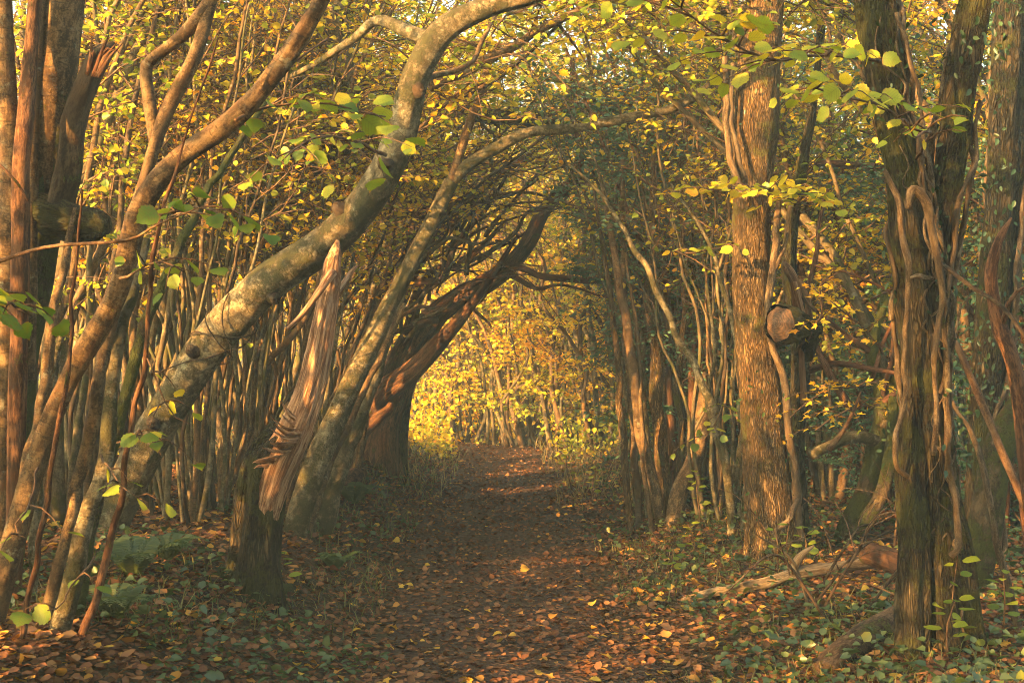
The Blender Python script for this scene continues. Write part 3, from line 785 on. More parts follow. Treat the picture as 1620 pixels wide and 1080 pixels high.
c = rooted(limb([(545, 738, Yk - .7, 52), (565, 672, Yk - .7, 50), (608, 622, Yk - .8, 44), (642, 596, Yk - .8, 40), (672, 568, Yk - .8, 34), (706, 530, Yk - .8, 26), (742, 488, Yk - .9, 18), (776, 440, Yk - 1.1, 11), (820, 370, Yk - 1.3, 4)]))
t2 = tree_at('twisted_tree', 'sinuous reddish limb crossing low in front of the arch trunk, roots on the bank', 'tree', c)
part(t2, 'trunk', c, 'red', sides=22, step=0.035, lump=0.22, ridge=.010, ridge_f=14, seed=151)
for i, pts in enumerate([
    [(565, 672, Yk - .7, 36), (590, 590, Yk - .6, 36), (625, 500, Yk - .6, 30), (650, 430, Yk - .6, 28), (690, 375, Yk - .7, 24), (730, 335, Yk - .8, 20), (775, 290, Yk - 1, 16), (830, 250, Yk - 1.2, 11)],
    [(600, 625, Yk - .5, 30), (640, 540, Yk - .4, 26), (665, 470, Yk - .4, 24), (690, 430, Yk - .5, 18), (740, 410, Yk - .8, 12), (800, 350, Yk - 1, 8)],
    [(590, 590, Yk - .6, 24), (585, 540, Yk - .6, 22), (625, 430, Yk - .4, 20), (660, 380, Yk - .3, 17), (690, 320, Yk - .3, 15), (700, 230, Yk - .4, 9)],
    [(640, 450, Yk - .6, 20), (700, 440, Yk - .8, 14), (730, 380, Yk - 1, 12), (770, 330, Yk - 1.2, 9), (800, 280, Yk - 1.3, 6)],
    [(650, 430, Yk - .6, 20), (660, 340, Yk - .8, 14), (720, 250, Yk - 1, 12), (715, 190, Yk - 1, 7)],
    [(545, 720, Yk - .9, 24), (585, 670, Yk - 1, 26), (620, 640, Yk - .9, 16)]]):
    part(t2, 'limb', limb(pts), 'red', sides=12, step=0.05, lump=0.2, seed=152 + i, wob=.04)
for i in range(52):
    u0 = rng.uniform(585, 780); v0 = 560 - (u0 - 585) * 1.0 + rng.uniform(-110, 30); dy = rng.uniform(-2.4, .5)
    a_ = math.radians(rng.uniform(8, 95)); l_ = rng.uniform(90, 300); sg = rng.uniform(-1, 1)
    w0 = rng.uniform(3, 11); rows = []
    for f in np.linspace(0, 1, 6):
        aa = a_ + sg * (f - .3) * .9
        rows.append((u0 + math.cos(aa) * l_ * f + rng.normal(0, 7), v0 - math.sin(aa) * l_ * f + rng.normal(0, 7), Yk + dy - .8 * f, w0 * (1 - .78 * f)))
    part(t2, 'branch', limb(rows), ['red', 'hazel', 'pole', 'dark'][i % 4], sides=7, step=.05, lump=.25, seed=700 + i, wob=.04)
canopy(t2, limb([(u_, v_, Yk - .6, 5) for u_ in range(620, 860, 35) for v_ in (200, 260) if v_ < 520 - (u_ - 620) * .6]), 45, .8, 6, .06, .4, .14, 605, 0)
c = rooted(limb([(622, 745, Yk + .3, 46), (628, 690, Yk + .3, 40), (640, 620, Yk + .3, 34), (668, 545, Yk + .2, 30), (690, 500, Yk, 24)]))
t3 = tree_at('fluted_tree', 'short fluted grey trunk standing hard against the dark arch trunk, by the glowing gap', 'tree', c)
part(t3, 'trunk', c, 'ivy_bark', sides=26, step=0.035, lump=0.15, flute=.12, nfl=5, ridge=.010, ridge_f=12, seed=161, flare=.2)

ARCHT = t_arch; BOUGH = []
# thick dark boughs high across the lane
for i, (pts, lab, mt) in enumerate([
    ([(560, 190, 12.5, 26), (640, 170, 12.6, 26), (720, 172, 12.7, 28), (790, 185, 12.8, 28), (860, 188, 12.9, 24), (940, 165, 13, 20), (1030, 172, 13, 15), (1120, 150, 13, 10)], 'long dark flaking bough running level across the top of the arch', 'dark'),
    ([(680, 140, 8.6, 16), (745, 105, 8.7, 18), (830, 65, 8.8, 17), (900, 25, 8.9, 15), (980, -20, 9, 13), (1040, -60, 9, 12)], 'straight grey bough slanting up to the top edge beside the bowing trunk', 'hazel')]):
    cc = limb(pts)
    t4 = thing('bough', lab, 'branch', cc[0, :3]); BOUGH.append((t4, catmull(cc, 40)))
    part(t4, 'limb', cc, mt, sides=12, step=0.04, lump=0.2, ridge=.004, ridge_f=18, seed=171 + i, wob=.03)
    for j in range(7):
        k = rng.uniform(.15, .95); q = catmull(cc, 50)[int(k * 49)]
        d = unit(np.array([rng.normal(0, .7), rng.normal(0, .4), rng.choice([-.6, .8])])); l = rng.uniform(.4, 1.0)
        part(t4, 'branchlet', [[*q[:3], .012], [*(q[:3] + d * l * .5 + rng.normal(0, .05, 3)), .008], [*(q[:3] + d * l + rng.normal(0, .08, 3)), .003]], 'dark', sides=5, step=.06, seed=j, wob=.03)

canopy(BOUGH[0][0], BOUGH[0][1], 90, .9, 7, .05, .38, .14, 601, 3)
canopy(BOUGH[1][0], BOUGH[1][1], 40, .7, 6, .05, .36, .14, 602, 3)
canopy(ARCHT, limb([(850, 330, 14.5, 9), (900, 250, 14.5, 9), (905, 170, 14.5, 9), (930, 280, 14.5, 9)]), 16, .8, 7, .05, .40, .14, 603, 1)
canopy(t2, limb([(690, 375, 15.5, 9), (730, 335, 15.4, 9), (775, 290, 15.2, 9), (690, 320, 15.9, 9), (660, 420, 15.8, 9), (760, 330, 15.2, 9), (700, 250, 15.6, 9), (830, 250, 15, 9)]), 24, .9, 7, .05, .36, .14, 604, 1)

# --- big rough trunk on the right
B1 = on_ground(1222, 884); Yr = B1[1]
c = rooted(limb([(1228, 884, Yr, 92), (1222, 840, Yr, 80), (1214, 770, Yr, 76), (1207, 680, Yr, 74), (1199, 580, Yr, 70), (1191, 490, Yr, 67), (1188, 400, Yr, 66), (1190, 300, Yr, 68), (1196, 200, Yr, 80), (1200, 110, Yr, 74), (1210, 0, Yr, 66), (1215, -70, Yr, 62)], 1.08))
t = tree_at('rough_tree', 'tall straight rough-barked trunk glowing orange on its side by the lane', 'tree', c)
_, (tc, tr) = part(t, 'trunk', c, 'rough', sides=72, step=0.014, lump=0.06, ridge=0.0055, ridge_f=46, seed=181, flare=.4)
for i, (pts, mt, sd) in enumerate([
    ([(1268, 905, Yr - .1, 14), (1262, 800, Yr - .1, 15), (1250, 690, Yr - .1, 15), (1240, 600, Yr - .1, 15), (1222, 545, Yr - .12, 15), (1216, 490, Yr - .13, 14), (1222, 430, Yr - .1, 16), (1228, 370, Yr - .1, 15), (1232, 320, Yr - .05, 10)], 'vine', 191),
    ([(1146, 90, Yr - .1, 11), (1149, 180, Yr - .1, 13), (1153, 240, Yr - .1, 13), (1168, 290, Yr - .16, 11), (1176, 330, Yr - .2, 7)], 'vine', 192),
    ([(1160, 100, Yr - .15, 8), (1157, 170, Yr - .15, 9), (1166, 240, Yr - .18, 9), (1180, 280, Yr - .2, 6)], 'vine', 193),
    ([(1236, 905, Yr - .25, 14), (1228, 850, Yr - .3, 13), (1250, 815, Yr - .35, 12), (1262, 790, Yr - .2, 10)], 'vine', 194),
    ([(1222, 430, Yr - .1, 12), (1238, 400, Yr - .1, 9), (1246, 370, Yr, 6)], 'vine', 195)]):
    part(t, 'ivy_stem', limb(pts), mt, sides=10, step=0.03, lump=0.25, seed=sd, wob=.01)
ivy_leaves(t, tc, tr, 260, 0.032, 0.0, 0.35, 196)
ivy_leaves(t, tc, tr, 160, 0.032, 0.65, 1.0, 197)

for i, pts in enumerate([[(1205, -40, Yr, 26), (1120, -20, Yr - .2, 18), (1010, 5, Yr - .3, 13), (900, 0, Yr - .2, 9), (800, 25, Yr, 5)],
                         [(1200, 10, Yr, 20), (1130, 20, Yr + .5, 14), (1040, 45, Yr + 1.1, 10), (950, 60, Yr + 1.6, 6)],
                         [(1215, -50, Yr, 22), (1290, -10, Yr + .4, 14), (1340, 30, Yr + .8, 8)]]):
    cc = limb(pts)
    part(t, 'branch', cc, 'pole', sides=9, step=.05, lump=.2, seed=620 + i, wob=.03)
    canopy(t, catmull(cc, 30), 34, .6, 6, .05, .34, .16, 625 + i, 4)

# sawn stub facing the lane: bark round, flat ringed end
m = bpy.data.materials.new('sawn_end'); nt, N_, L_ = nodes_of(m)
at = N_.new('ShaderNodeAttribute'); at.attribute_name = 'bark'
wv = N_.new('ShaderNodeTexWave'); wv.wave_type = 'RINGS'; wv.rings_direction = 'Z'; wv.inputs['Scale'].default_value = 24; wv.inputs['Distortion'].default_value = 9.0; wv.inputs['Detail'].default_value = 3
L_.new(at.outputs['Vector'], wv.inputs['Vector'])
colr = ramp(nt, mathn(nt, 'ADD', mathn(nt, 'MULTIPLY', wv.outputs['Fac'], .14), mathn(nt, 'MULTIPLY', noise(nt, at.outputs['Vector'], 24, 6, .75), .86)), [(.3, (.012, .006, .004)), (.5, (.055, .027, .012)), (.7, (.14, .07, .028))])
pr = N_.new('ShaderNodeBsdfPrincipled'); pr.inputs['Roughness'].default_value = .8; L_.new(colr, pr.inputs['Base Color'])
bmp = N_.new('ShaderNodeBump'); bmp.inputs['Strength'].default_value = .4; bmp.inputs['Distance'].default_value = .003; L_.new(wv.outputs['Fac'], bmp.inputs['Height']); L_.new(bmp.outputs[0], pr.inputs['Normal'])
L_.new(pr.outputs[0], N_.new('ShaderNodeOutputMaterial').inputs[0]); M['sawn'] = m

c2 = rooted(limb([(1262, 905, Yr + .45, 52), (1258, 800, Yr + .45, 44), (1255, 700, Yr + .5, 38), (1266, 600, Yr + .5, 36), (1262, 500, Yr + .5, 34), (1248, 420, Yr + .5, 26), (1262, 300, Yr + .5, 20), (1285, 180, Yr + .6, 15), (1300, 40, Yr + .6, 11)]))
t = tree_at('lopped_tree', 'dark lopped tree behind the rough trunk, with one sawn log end showing its rings', 'tree', c2)
part(t, 'trunk', c2, 'ivy_bark', sides=26, step=.03, lump=.2, flute=.1, ridge=.008, ridge_f=18, seed=201)
a_, b_ = P(1234, 512, Yr - .26), P(1284, 520, Yr - .06)
ax = unit(b_ - a_)
part(t, 'sawn_limb', [[*(a_ - ax * .012), .106], [*(a_ + ax * .05), .116], [*(a_ + ax * .13), .108], [*(a_ + ax * .23), .075], [*(b_ + ax * .02), .05], [*P(1272, 560, Yr + .35), .05]], 'ivy_bark', sides=36, step=.01, lump=.2, ridge=.010, ridge_f=36, seed=202, cap=False)
mb = MB()
n0 = unit(np.cross(ax, [0, 0, 1])); n1 = np.cross(ax, n0); k = 40
th = np.arange(k) * 2 * np.pi / k
vv = [a_ - ax * .062]; bb = [[0, 0, 0]]; tt_ = []; qq = []
g_ = np.random.default_rng(5)
for j, fr in enumerate((.35, .7, 1.0)):
    rr = .101 * fr * (1 + .06 * np.cos(3 * th + 1) + .04 * np.cos(7 * th))
    dep = .062 * (1 - fr ** 2) + g_.normal(0, .0025, k) - .012 * (np.abs(np.sin(2.5 * th + .7)) < .12) * (fr < 1)
    vv += list(a_ + (rr * np.cos(th))[:, None] * n0 + (rr * np.sin(th))[:, None] * n1 - ax * dep[:, None])
    bb += list(np.stack([rr * np.cos(th), rr * np.sin(th), 0 * th], 1))
for j in range(k):
    j2 = (j + 1) % k
    tt_.append((0, 1 + j2, 1 + j)); qq += [(1 + j, 1 + j2, 1 + k + j2, 1 + k + j), (1 + k + j, 1 + k + j2, 1 + 2 * k + j2, 1 + 2 * k + j)]
mb.add(np.array(vv), qq, tt_, bark=np.array(bb)); mb.build('cut_end', M['sawn'], t)
for i, pts in enumerate([[(1262, 480, Yr + .3, 22), (1258, 450, Yr + .2, 20), (1246, 425, Yr + .1, 18), (1240, 412, Yr + .1, 6)],
                         [(1270, 500, Yr + .3, 14), (1262, 470, Yr + .2, 13), (1256, 445, Yr + .15, 12)],
                         [(1280, 500, Yr + .4, 14), (1276, 470, Yr + .3, 12), (1264, 442, Yr + .25, 10)],
                         [(1272, 640, Yr + .3, 12), (1270, 590, Yr + .2, 12), (1268, 545, Yr + .2, 11)]]):
    part(t, 'broken_shoot', limb(pts), 'torn', sides=8, step=.025, lump=.25, seed=203 + i)
spray(t, [(1262, 330, Yr + .3, 8), (1240, 305, Yr - .3, 6), (1190, 295, Yr - .6, 4), (1120, 300, Yr - .8, 3)], 12, .34, .085, 6, .42, hang=.12, spread=.08)
spray(t, [(1258, 340, Yr + .3, 8), (1262, 320, Yr - .3, 6), (1280, 300, Yr - .6, 4)], 8, .30, .08, 5, .40, hang=.12, spread=.08)
spray(t, [(1160, 385, Yr - .1, 5), (1120, 395, Yr - .4, 4), (1085, 400, Yr - .5, 3)], 4, .18, .075, 4, .32, hang=.15, spread=.08)
spray(t, [(1258, 560, Yr + .3, 6), (1300, 500, Yr - .4, 5), (1300, 450, Yr - .6, 4), (1330, 430, Yr - .7, 3)], 8, .22, .07, 5, .62, 'maple', hang=.15)

# --- ivy-strangled tree on the right
B2 = on_ground(1478, 1032); Yi = B2[1]
c = rooted(limb([(1490, 1032, Yi, 100), (1484, 950, Yi, 86), (1476, 850, Yi, 80), (1468, 740, Yi, 76), (1462, 620, Yi, 76), (1458, 500, Yi, 82), (1450, 420, Yi, 82), (1440, 340, Yi, 72), (1428, 260, Yi, 58), (1410, 180, Yi, 56), (1396, 90, Yi, 64), (1384, -20, Yi, 70), (1378, -80, Yi, 70)], 1.06))
t = tree_at('ivy_tree', 'big forked trunk wrapped in twisting ivy stems, standing in shade beside the lane', 'tree', c)
_, (tc, tr) = part(t, 'trunk', c, 'ivy_bark', sides=56, step=.018, lump=.14, flute=.08, nfl=5, ridge=.012, ridge_f=22, seed=211, flare=.4)
f2 = limb([(1470, 470, Yi + .03, 56), (1488, 370, Yi + .05, 56), (1504, 260, Yi + .08, 55), (1520, 150, Yi + .1, 54), (1536, 40, Yi + .1, 56), (1560, -60, Yi + .1, 50)], 1.05)
_, (fc, fr) = part(t, 'fork', f2, 'ivy_bark', sides=36, step=.025, lump=.12, flute=.08, ridge=.008, ridge_f=22, seed=212)
f3 = rooted(limb([(1446, 1010, Yi - .12, 46), (1446, 900, Yi - .1, 46), (1442, 800, Yi - .1, 44), (1440, 700, Yi - .06, 40), (1444, 600, Yi, 30)], 1.2))
part(t, 'buttress', f3, 'ivy_bark', sides=26, step=.025, lump=.18, flute=.15, nfl=4, ridge=.008, ridge_f=22, seed=213)
f4 = rooted(limb([(1530, 985, Yi - .05, 40), (1512, 880, Yi - .05, 44), (1496, 780, Yi - .02, 40), (1486, 680, Yi, 32)], 1.2))
part(t, 'buttress', f4, 'ivy_bark', sides=26, step=.025, lump=.18, flute=.12, nfl=4, ridge=.008, ridge_f=22, seed=214)
for i in range(13):
    s0 = [0.0, 0.02, .25, .30, .36, .40, .45, .38, .5, .55, .33, .6, .45][i]
    vine_on(t, tc, tr, s0, min(s0 + rng.uniform(.3, .55), .98), [2.4, 4.6, 3.2, 4.0, 5.0, 2.8, 3.6, 4.4, 5.4, 3.0, 6.0, 4.1, 3.5][i], 1.3, rng.uniform(.008, .018), 220 + i)
for i in range(5):
    vine_on(t, fc, fr, .05 * i, .6 + .08 * i, 2.6 + .8 * i, 1.3, .014, 240 + i)
for i, pts in enumerate([[(1438, 755, Yi - .15, 13), (1420, 735, Yi - .22, 13), (1414, 690, Yi - .25, 13), (1424, 660, Yi - .2, 12), (1434, 600, Yi - .2, 13), (1430, 520, Yi - .22, 14), (1436, 440, Yi - .25, 15), (1428, 380, Yi - .25, 17), (1422, 320, Yi - .2, 15), (1400, 270, Yi - .15, 11)],
                         [(1440, 440, Yi - .25, 12), (1452, 435, Yi - .3, 13), (1476, 440, Yi - .26, 9)],
                         [(1476, 720, Yi - .22, 13), (1482, 640, Yi - .24, 14), (1480, 560, Yi - .26, 16), (1490, 480, Yi - .25, 17), (1482, 400, Yi - .27, 20), (1466, 320, Yi - .28, 22), (1446, 302, Yi - .28, 24), (1438, 330, Yi - .27, 14)],
                         [(1504, 880, Yi - .2, 14), (1516, 860, Yi - .2, 16), (1510, 800, Yi - .15, 16), (1500, 700, Yi - .12, 17), (1498, 600, Yi - .12, 15), (1490, 500, Yi - .16, 13)],
                         [(1418, 20, Yi - .2, 11), (1440, 90, Yi - .22, 10), (1455, 160, Yi - .2, 10), (1465, 250, Yi - .2, 9)]]):
    part(t, 'ivy_stem', limb([(u_, v_, Y_ + .03, w_ * .72) for u_, v_, Y_, w_ in pts]), 'vine', sides=14, step=.015, lump=.35, ridge=.002, ridge_f=60, seed=250 + i, wob=.012)
for i in range(16):
    s0 = rng.uniform(0, .7); vine_on(t, tc, tr, s0, min(.99, s0 + rng.uniform(.15, .4)), rng.uniform(2.2, 6.0), 1.8, rng.uniform(.004, .008), 500 + i, off=.8)
ivy_leaves(t, tc, tr, 420, .034, .3, 1, 260, .12)
ivy_leaves(t, fc, fr, 420, .034, 0, 1, 261, .12)
part(t, 'branch', limb([(1440, 380, Yi + .1, 10), (1500, 420, Yi - .2, 9), (1570, 470, Yi - .5, 8), (1640, 560, Yi - .7, 8)]), 'dark', sides=7, seed=262, wob=.03)
spray(t, [(1440, 200, Yi - .1, 7), (1400, 170, Yi - .8, 5), (1330, 150, Yi - 1.2, 4), (1270, 130, Yi - 1.5, 3)], 9, .28, .07, 5, .30, hang=.2, spread=.1)
spray(t, [(1450, 250, Yi - .1, 7), (1470, 210, Yi - 1.2, 5), (1450, 215, Yi - 1.8, 4), (1430, 190, Yi - 2.0, 3)], 5, .17, .07, 3, .30, 'oval', hang=.2)
spray(t, [(1405, 100, Yi - .1, 8), (1340, 90, Yi - .4, 6), (1230, 95, Yi - .8, 5), (1140, 60, Yi - 1.1, 4), (1060, 0, Yi - 1.3, 3)], 13, .30, .075, 6, .30, hang=.2, spread=.1)

# --- second ivy tree at the right edge
c = rooted(limb([(1548, 960, 8.3, 70), (1552, 800, 8.3, 62), (1562, 620, 8.3, 60), (1576, 450, 8.3, 60), (1586, 300, 8.3, 58), (1594, 150, 8.3, 62), (1604, -60, 8.3, 64)]))
t = tree_at('ivy_tree', 'ropy ivy-covered trunk half hidden behind the forked ivy tree, at the edge', 'tree', c)
_, (tc, tr) = part(t, 'trunk', c, 'ivy_bark', sides=36, step=.03, lump=.14, flute=.1, ridge=.009, ridge_f=20, seed=271)
for i in range(10):
    vine_on(t, tc, tr, .05 * i, .5 + .05 * i, 2.2 + .35 * i, 1.2, .018, 272 + i)
ivy_leaves(t, tc, tr, 1300, .040, .2, 1, 285, .2)
c = rooted(limb([(1540, 900, 7.3, 62), (1556, 830, 7.3, 60), (1572, 740, 7.35, 58), (1594, 680, 7.4, 58), (1640, 620, 7.5, 56)]))
t = tree_at('mossy_tree', 'low green-mossed trunk leaning away to the edge beside the forked ivy tree', 'tree', c)
part(t, 'trunk', c, 'mossy', sides=28, step=.03, lump=.2, ridge=.008, ridge_f=18, seed=291)
c = rooted(limb([(1630, 800, 6.6, 30), (1610, 600, 6.6, 28), (1580, 510, 6.6, 26), (1568, 440, 6.6, 22), (1580, 385, 6.6, 18), (1600, 345, 6.6, 8)]))
t = tree_at('dead_sapling', 'bent orange-barked dead stem in front of the ropy ivy trunk', 'sapling', c)
part(t, 'stem', c, 'red', sides=16, step=.03, lump=.2, ridge=.005, ridge_f=20, seed=292)
part(t, 'branch', limb([(1585, 520, 6.6, 14), (1600, 470, 6.5, 9), (1630, 450, 6.5, 5)]), 'red', sides=7, seed=293)
c = rooted(limb([(1640, 840, 6.9, 16), (1596, 740, 6.9, 15), (1550, 630, 6.9, 14), (1512, 540, 6.9, 12), (1488, 470, 7.1, 9), (1470, 380, 7.4, 6)]))
t = tree_at('sapling', 'thin brown sapling slanting across behind the forked ivy trunk', 'sapling', c)
part(t, 'stem', c, 'twig', sides=10, step=.05, lump=.12, seed=294)
c = rooted(limb([(1590, 900, 6.3, 15), (1570, 820, 6.3, 13), (1550, 730, 6.35, 12), (1535, 690, 6.4, 10), (1500, 600, 6.5, 7), (1520, 480, 6.6, 5)]))
t = tree_at('sapling', 'crooked thin stem rising from the dark corner right of the ivy tree', 'sapling', c)
part(t, 'stem', c, 'vine', sides=10, step=.04, lump=.2, seed=295, wob=.02)

# --- coppice poles catching the light, right of the lane
B3 = on_ground(1045, 834); Yc = B3[1]
t = thing('coppice_stool', 'tight clump of orange-lit poles fanning up on the right verge', 'coppice', B3)
for i, pts in enumerate([
    [(1000, 832, 0, 15), (990, 740, .05, 14), (984, 650, .1, 14), (975, 560, .2, 12), (962, 430, .3, 9), (940, 300, .5, 6)],
    [(1012, 828, .1, 15), (1006, 720, .2, 15), (998, 620, .25, 14), (990, 520, .3, 13), (985, 420, .4, 11), (985, 250, .6, 8)],
    [(1048, 836, -.1, 24), (1030, 760, -.1, 22), (1014, 680, -.1, 21), (1004, 600, -.1, 20), (994, 520, 0, 18), (980, 440, .1, 15), (950, 280, .3, 9)],
    [(1052, 836, 0, 30), (1048, 740, .1, 27), (1042, 640, .2, 26), (1036, 560, .3, 25), (1030, 460, .4, 20), (1035, 250, .6, 13)],
    [(1058, 828, .4, 22), (1064, 720, .45, 20), (1058, 620, .5, 18), (1052, 520, .5, 16), (1050, 380, .6, 12)],
    [(1062, 836, -.15, 38), (1078, 775, -.1, 34), (1100, 710, 0, 32), (1112, 650, .1, 28), (1118, 590, .2, 18)],
    [(1066, 830, .2, 14), (1075, 700, .2, 13), (1072, 600, .3, 12), (1080, 480, .4, 10), (1075, 300, .6, 7)],
    [(1040, 826, .5, 18), (1022, 700, .6, 16), (1018, 580, .7, 14), (1022, 450, .8, 11)],
    [(1098, 820, .3, 16), (1102, 740, .3, 15), (1098, 660, .2, 16), (1096, 600, .2, 14), (1100, 540, .3, 8)],
    [(1030, 832, -.2, 10), (1020, 740, -.2, 9), (1012, 640, -.15, 8), (1006, 540, 0, 7), (990, 400, .2, 5)]]):
    part(t, 'stem', rooted(limb([(u, v, Yc + dy, w) for u, v, dy, w in pts])), ['rough', 'hazel', 'hazel', 'rough', 'red', 'hazel', 'rough', 'pole', 'red', 'hazel'][i], sides=14, step=.06, lump=.12, seed=300 + i, wob=.025)

t = thing('coppice_stool', 'pale grey leaning saplings between the orange poles and the rough trunk', 'coppice', [*P(1160, 890, 9.7)[:2], gz(*P(1160, 890, 9.7)[:2])])
for i, pts in enumerate([
    [(1160, 892, 9.7, 17), (1156, 800, 9.7, 17), (1140, 700, 9.75, 17), (1112, 610, 9.8, 16), (1070, 530, 9.9, 14), (1030, 440, 10, 12), (1000, 390, 10.1, 10), (960, 320, 10.3, 7), (900, 260, 10.5, 4)],
    [(1168, 890, 9.8, 14), (1160, 780, 9.8, 14), (1172, 690, 9.8, 14), (1176, 600, 9.85, 13), (1150, 480, 9.9, 9), (1120, 380, 10, 7), (1060, 290, 10.2, 5)],
    [(1158, 880, 9.9, 10), (1150, 760, 9.9, 10), (1120, 640, 10, 9), (1130, 560, 10, 8), (1118, 450, 10.1, 6)],
    [(1185, 895, 9.6, 12), (1178, 820, 9.6, 11), (1180, 740, 9.6, 9), (1168, 640, 9.7, 7)],
    [(1145, 890, 10, 14), (1165, 820, 10, 11), (1200, 760, 10.1, 8)]]):
    part(t, 'stem', rooted(limb(pts)), 'pale', sides=12, step=.05, lump=.14, seed=320 + i, wob=.02)
spray(t, [(1165, 690, 9.6, 4), (1150, 640, 9.4, 3), (1110, 700, 9.2, 2)], 6, .22, .07, 4, .22)

# --- tangled mossy tree, level limb and lit bough behind, right
c = rooted(limb([(1336, 870, 8.9, 46), (1345, 830, 8.9, 38), (1372, 770, 8.9, 34), (1388, 700, 8.95, 32), (1395, 640, 9, 28), (1380, 560, 9.1, 22), (1400, 470, 9.3, 15)]))
t = tree_at('mossy_tree', 'curved mossy trunk in the tangle between the rough trunk and the ivy tree', 'tree', c)
part(t, 'trunk', c, 'mossy', sides=24, step=.03, lump=.2, ridge=.006, ridge_f=20, seed=331)
part(t, 'limb', limb([(1345, 850, 8.9, 30), (1385, 800, 8.8, 30), (1405, 740, 8.8, 26), (1412, 660, 8.9, 22), (1415, 560, 9, 14)]), 'mossy', sides=18, step=.035, lump=.2, seed=332)
part(t, 'limb', limb([(1392, 700, 8.95, 24), (1352, 690, 8.8, 22), (1312, 706, 8.7, 22), (1282, 720, 8.65, 24)]), 'pale', sides=16, step=.03, lump=.2, seed=333)
part(t, 'branch', limb([(1312, 710, 8.6, 14), (1335, 680, 8.5, 9), (1350, 650, 8.4, 7), (1362, 620, 8.3, 4)]), 'twig', sides=7, seed=334)
for i, pts in enumerate([[(1255, 600, 9.2, 16), (1300, 585, 9.1, 14), (1340, 580, 9, 12), (1420, 590, 8.9, 10)], [(1342, 640, 9, 18), (1300, 560, 9.1, 13), (1270, 480, 9.2, 12), (1285, 410, 9.3, 9), (1310, 300, 9.4, 6)],
                         [(1380, 560, 9.1, 14), (1330, 520, 9, 9), (1280, 480, 8.9, 7), (1260, 440, 8.9, 4)], [(1395, 640, 9, 10), (1420, 480, 8.8, 7), (1360, 440, 8.6, 5), (1290, 420, 8.5, 4)],
                         [(1390, 640, 9, 14), (1420, 620, 8.9, 12), (1470, 560, 9, 9)], [(1380, 600, 9, 9), (1400, 540, 9, 8), (1430, 480, 9, 7)]]):
    part(t, 'branch', limb(pts), 'red', sides=8, step=.04, lump=.2, seed=335 + i, wob=.03)
spray(t, [(1400, 600, 8.9, 5), (1350, 610, 8.3, 4), (1300, 620, 8.1, 3), (1250, 660, 8.0, 2)], 10, .22, .062, 5, .60, 'maple', hang=.1, spread=.3)
spray(t, [(1390, 640, 8.9, 5), (1340, 650, 8.3, 4), (1290, 680, 8.1, 3)], 8, .2, .06, 5, .62, 'maple', hang=.1, spread=.3)
spray(t, [(1395, 560, 8.9, 5), (1370, 520, 8.3, 4), (1320, 480, 8.0, 3)], 8, .2, .06, 5, .62, 'maple', hang=.1, spread=.3)
c = limb([(1440, 900, 11.4, 60), (1452, 700, 11.3, 54), (1470, 500, 11.2, 50), (1450, 400, 11.1, 50), (1398, 420, 10.9, 50), (1352, 448, 10.7, 50), (1312, 482, 10.5, 44)])
t = tree_at('bent_tree', 'thick orange-lit bough dipping out from behind the ivy tree towards the sawn log', 'tree', rooted(c[:4]))
part(t, 'trunk', rooted(c[:4]), 'rough', sides=22, step=.05, lump=.15, ridge=.006, seed=345)
part(t, 'bough', c[3:], 'rough', sides=30, step=.025, lump=.2, ridge=.006, ridge_f=26, seed=346)
part(t, 'branch', limb([(1470, 260, 11, 14), (1390, 264, 10.6, 14), (1310, 258, 10.3, 14), (1280, 270, 10.2, 12), (1262, 300, 10.1, 6)]), 'red', sides=12, step=.03, lump=.2, seed=347, wob=.02)

canopy(t, np.vstack([catmull(c[3:], 20), limb([(1310, 258, 10.3, 5), (1350, 260, 10.4, 5), (1400, 264, 10.6, 5)])]), 46, .75, 6, .055, .56, .14, 640, 5)

# --- fallen wood on the ground
def fallen(name, label, cat, uvw, mat, lift=.6, seed=0, **kw):
    rows = []
    for u, v, w in uvw:
        p = on_ground(u, v); r = w / 2 / F * p[1]
        rows.append([p[0], p[1], p[2] + r * lift, r])
    t = thing(name, label, cat, [rows[0][0], rows[0][1], rows[0][2]])
    part(t, 'wood', rows, mat, sides=22, step=.02, lump=.16, seed=seed, **kw)
    return t, np.array(rows)
t, rw = fallen('fallen_branch', 'long pale fallen branch lying on the verge below the rough trunk', 'branch', [(1078, 962, 9), (1110, 957, 13), (1150, 951, 15), (1210, 942, 17), (1250, 930, 18), (1300, 922, 18), (1350, 915, 18), (1420, 905, 17)], 'dead', 2.4, seed=351, ridge=.004, ridge_f=26)
part(t, 'stub', [[*rw[4, :3], .03], [*(rw[4, :3] + [.05, -.02, .1]), .02], [*(rw[4, :3] + [.12, -.04, .16]), .006]], 'dead', sides=8, step=.03, lump=.2, seed=352)
fallen('fallen_log', 'dark damp log lying in the bottom corner in front of the ivy tree', 'log', [(1300, 1072, 40), (1345, 1040, 50), (1400, 1008, 52), (1450, 985, 46)], 'dark', .5, 353, ridge=.008, ridge_f=20)
t, rw = fallen('fallen_log', 'short reddish rotten log propped against the foot of the ivy tree', 'log', [(1440, 935, 34), (1405, 925, 38), (1375, 915, 36)], 'red', 2.2, 354, ridge=.006, ridge_f=22)
fallen('fallen_branch', 'mossy grey rotten branch end below the shattered trunk', 'branch', [(345, 905, 20), (375, 925, 26), (400, 945, 22), (460, 935, 16)], 'mossy', .5, 355, ridge=.005)
fallen('fallen_log', 'dark stub of log lying on the left bank behind the arching poles', 'log', [(520, 790, 30), (545, 775, 30), (572, 758, 18)], 'red', 1.0, 356, ridge=.006)
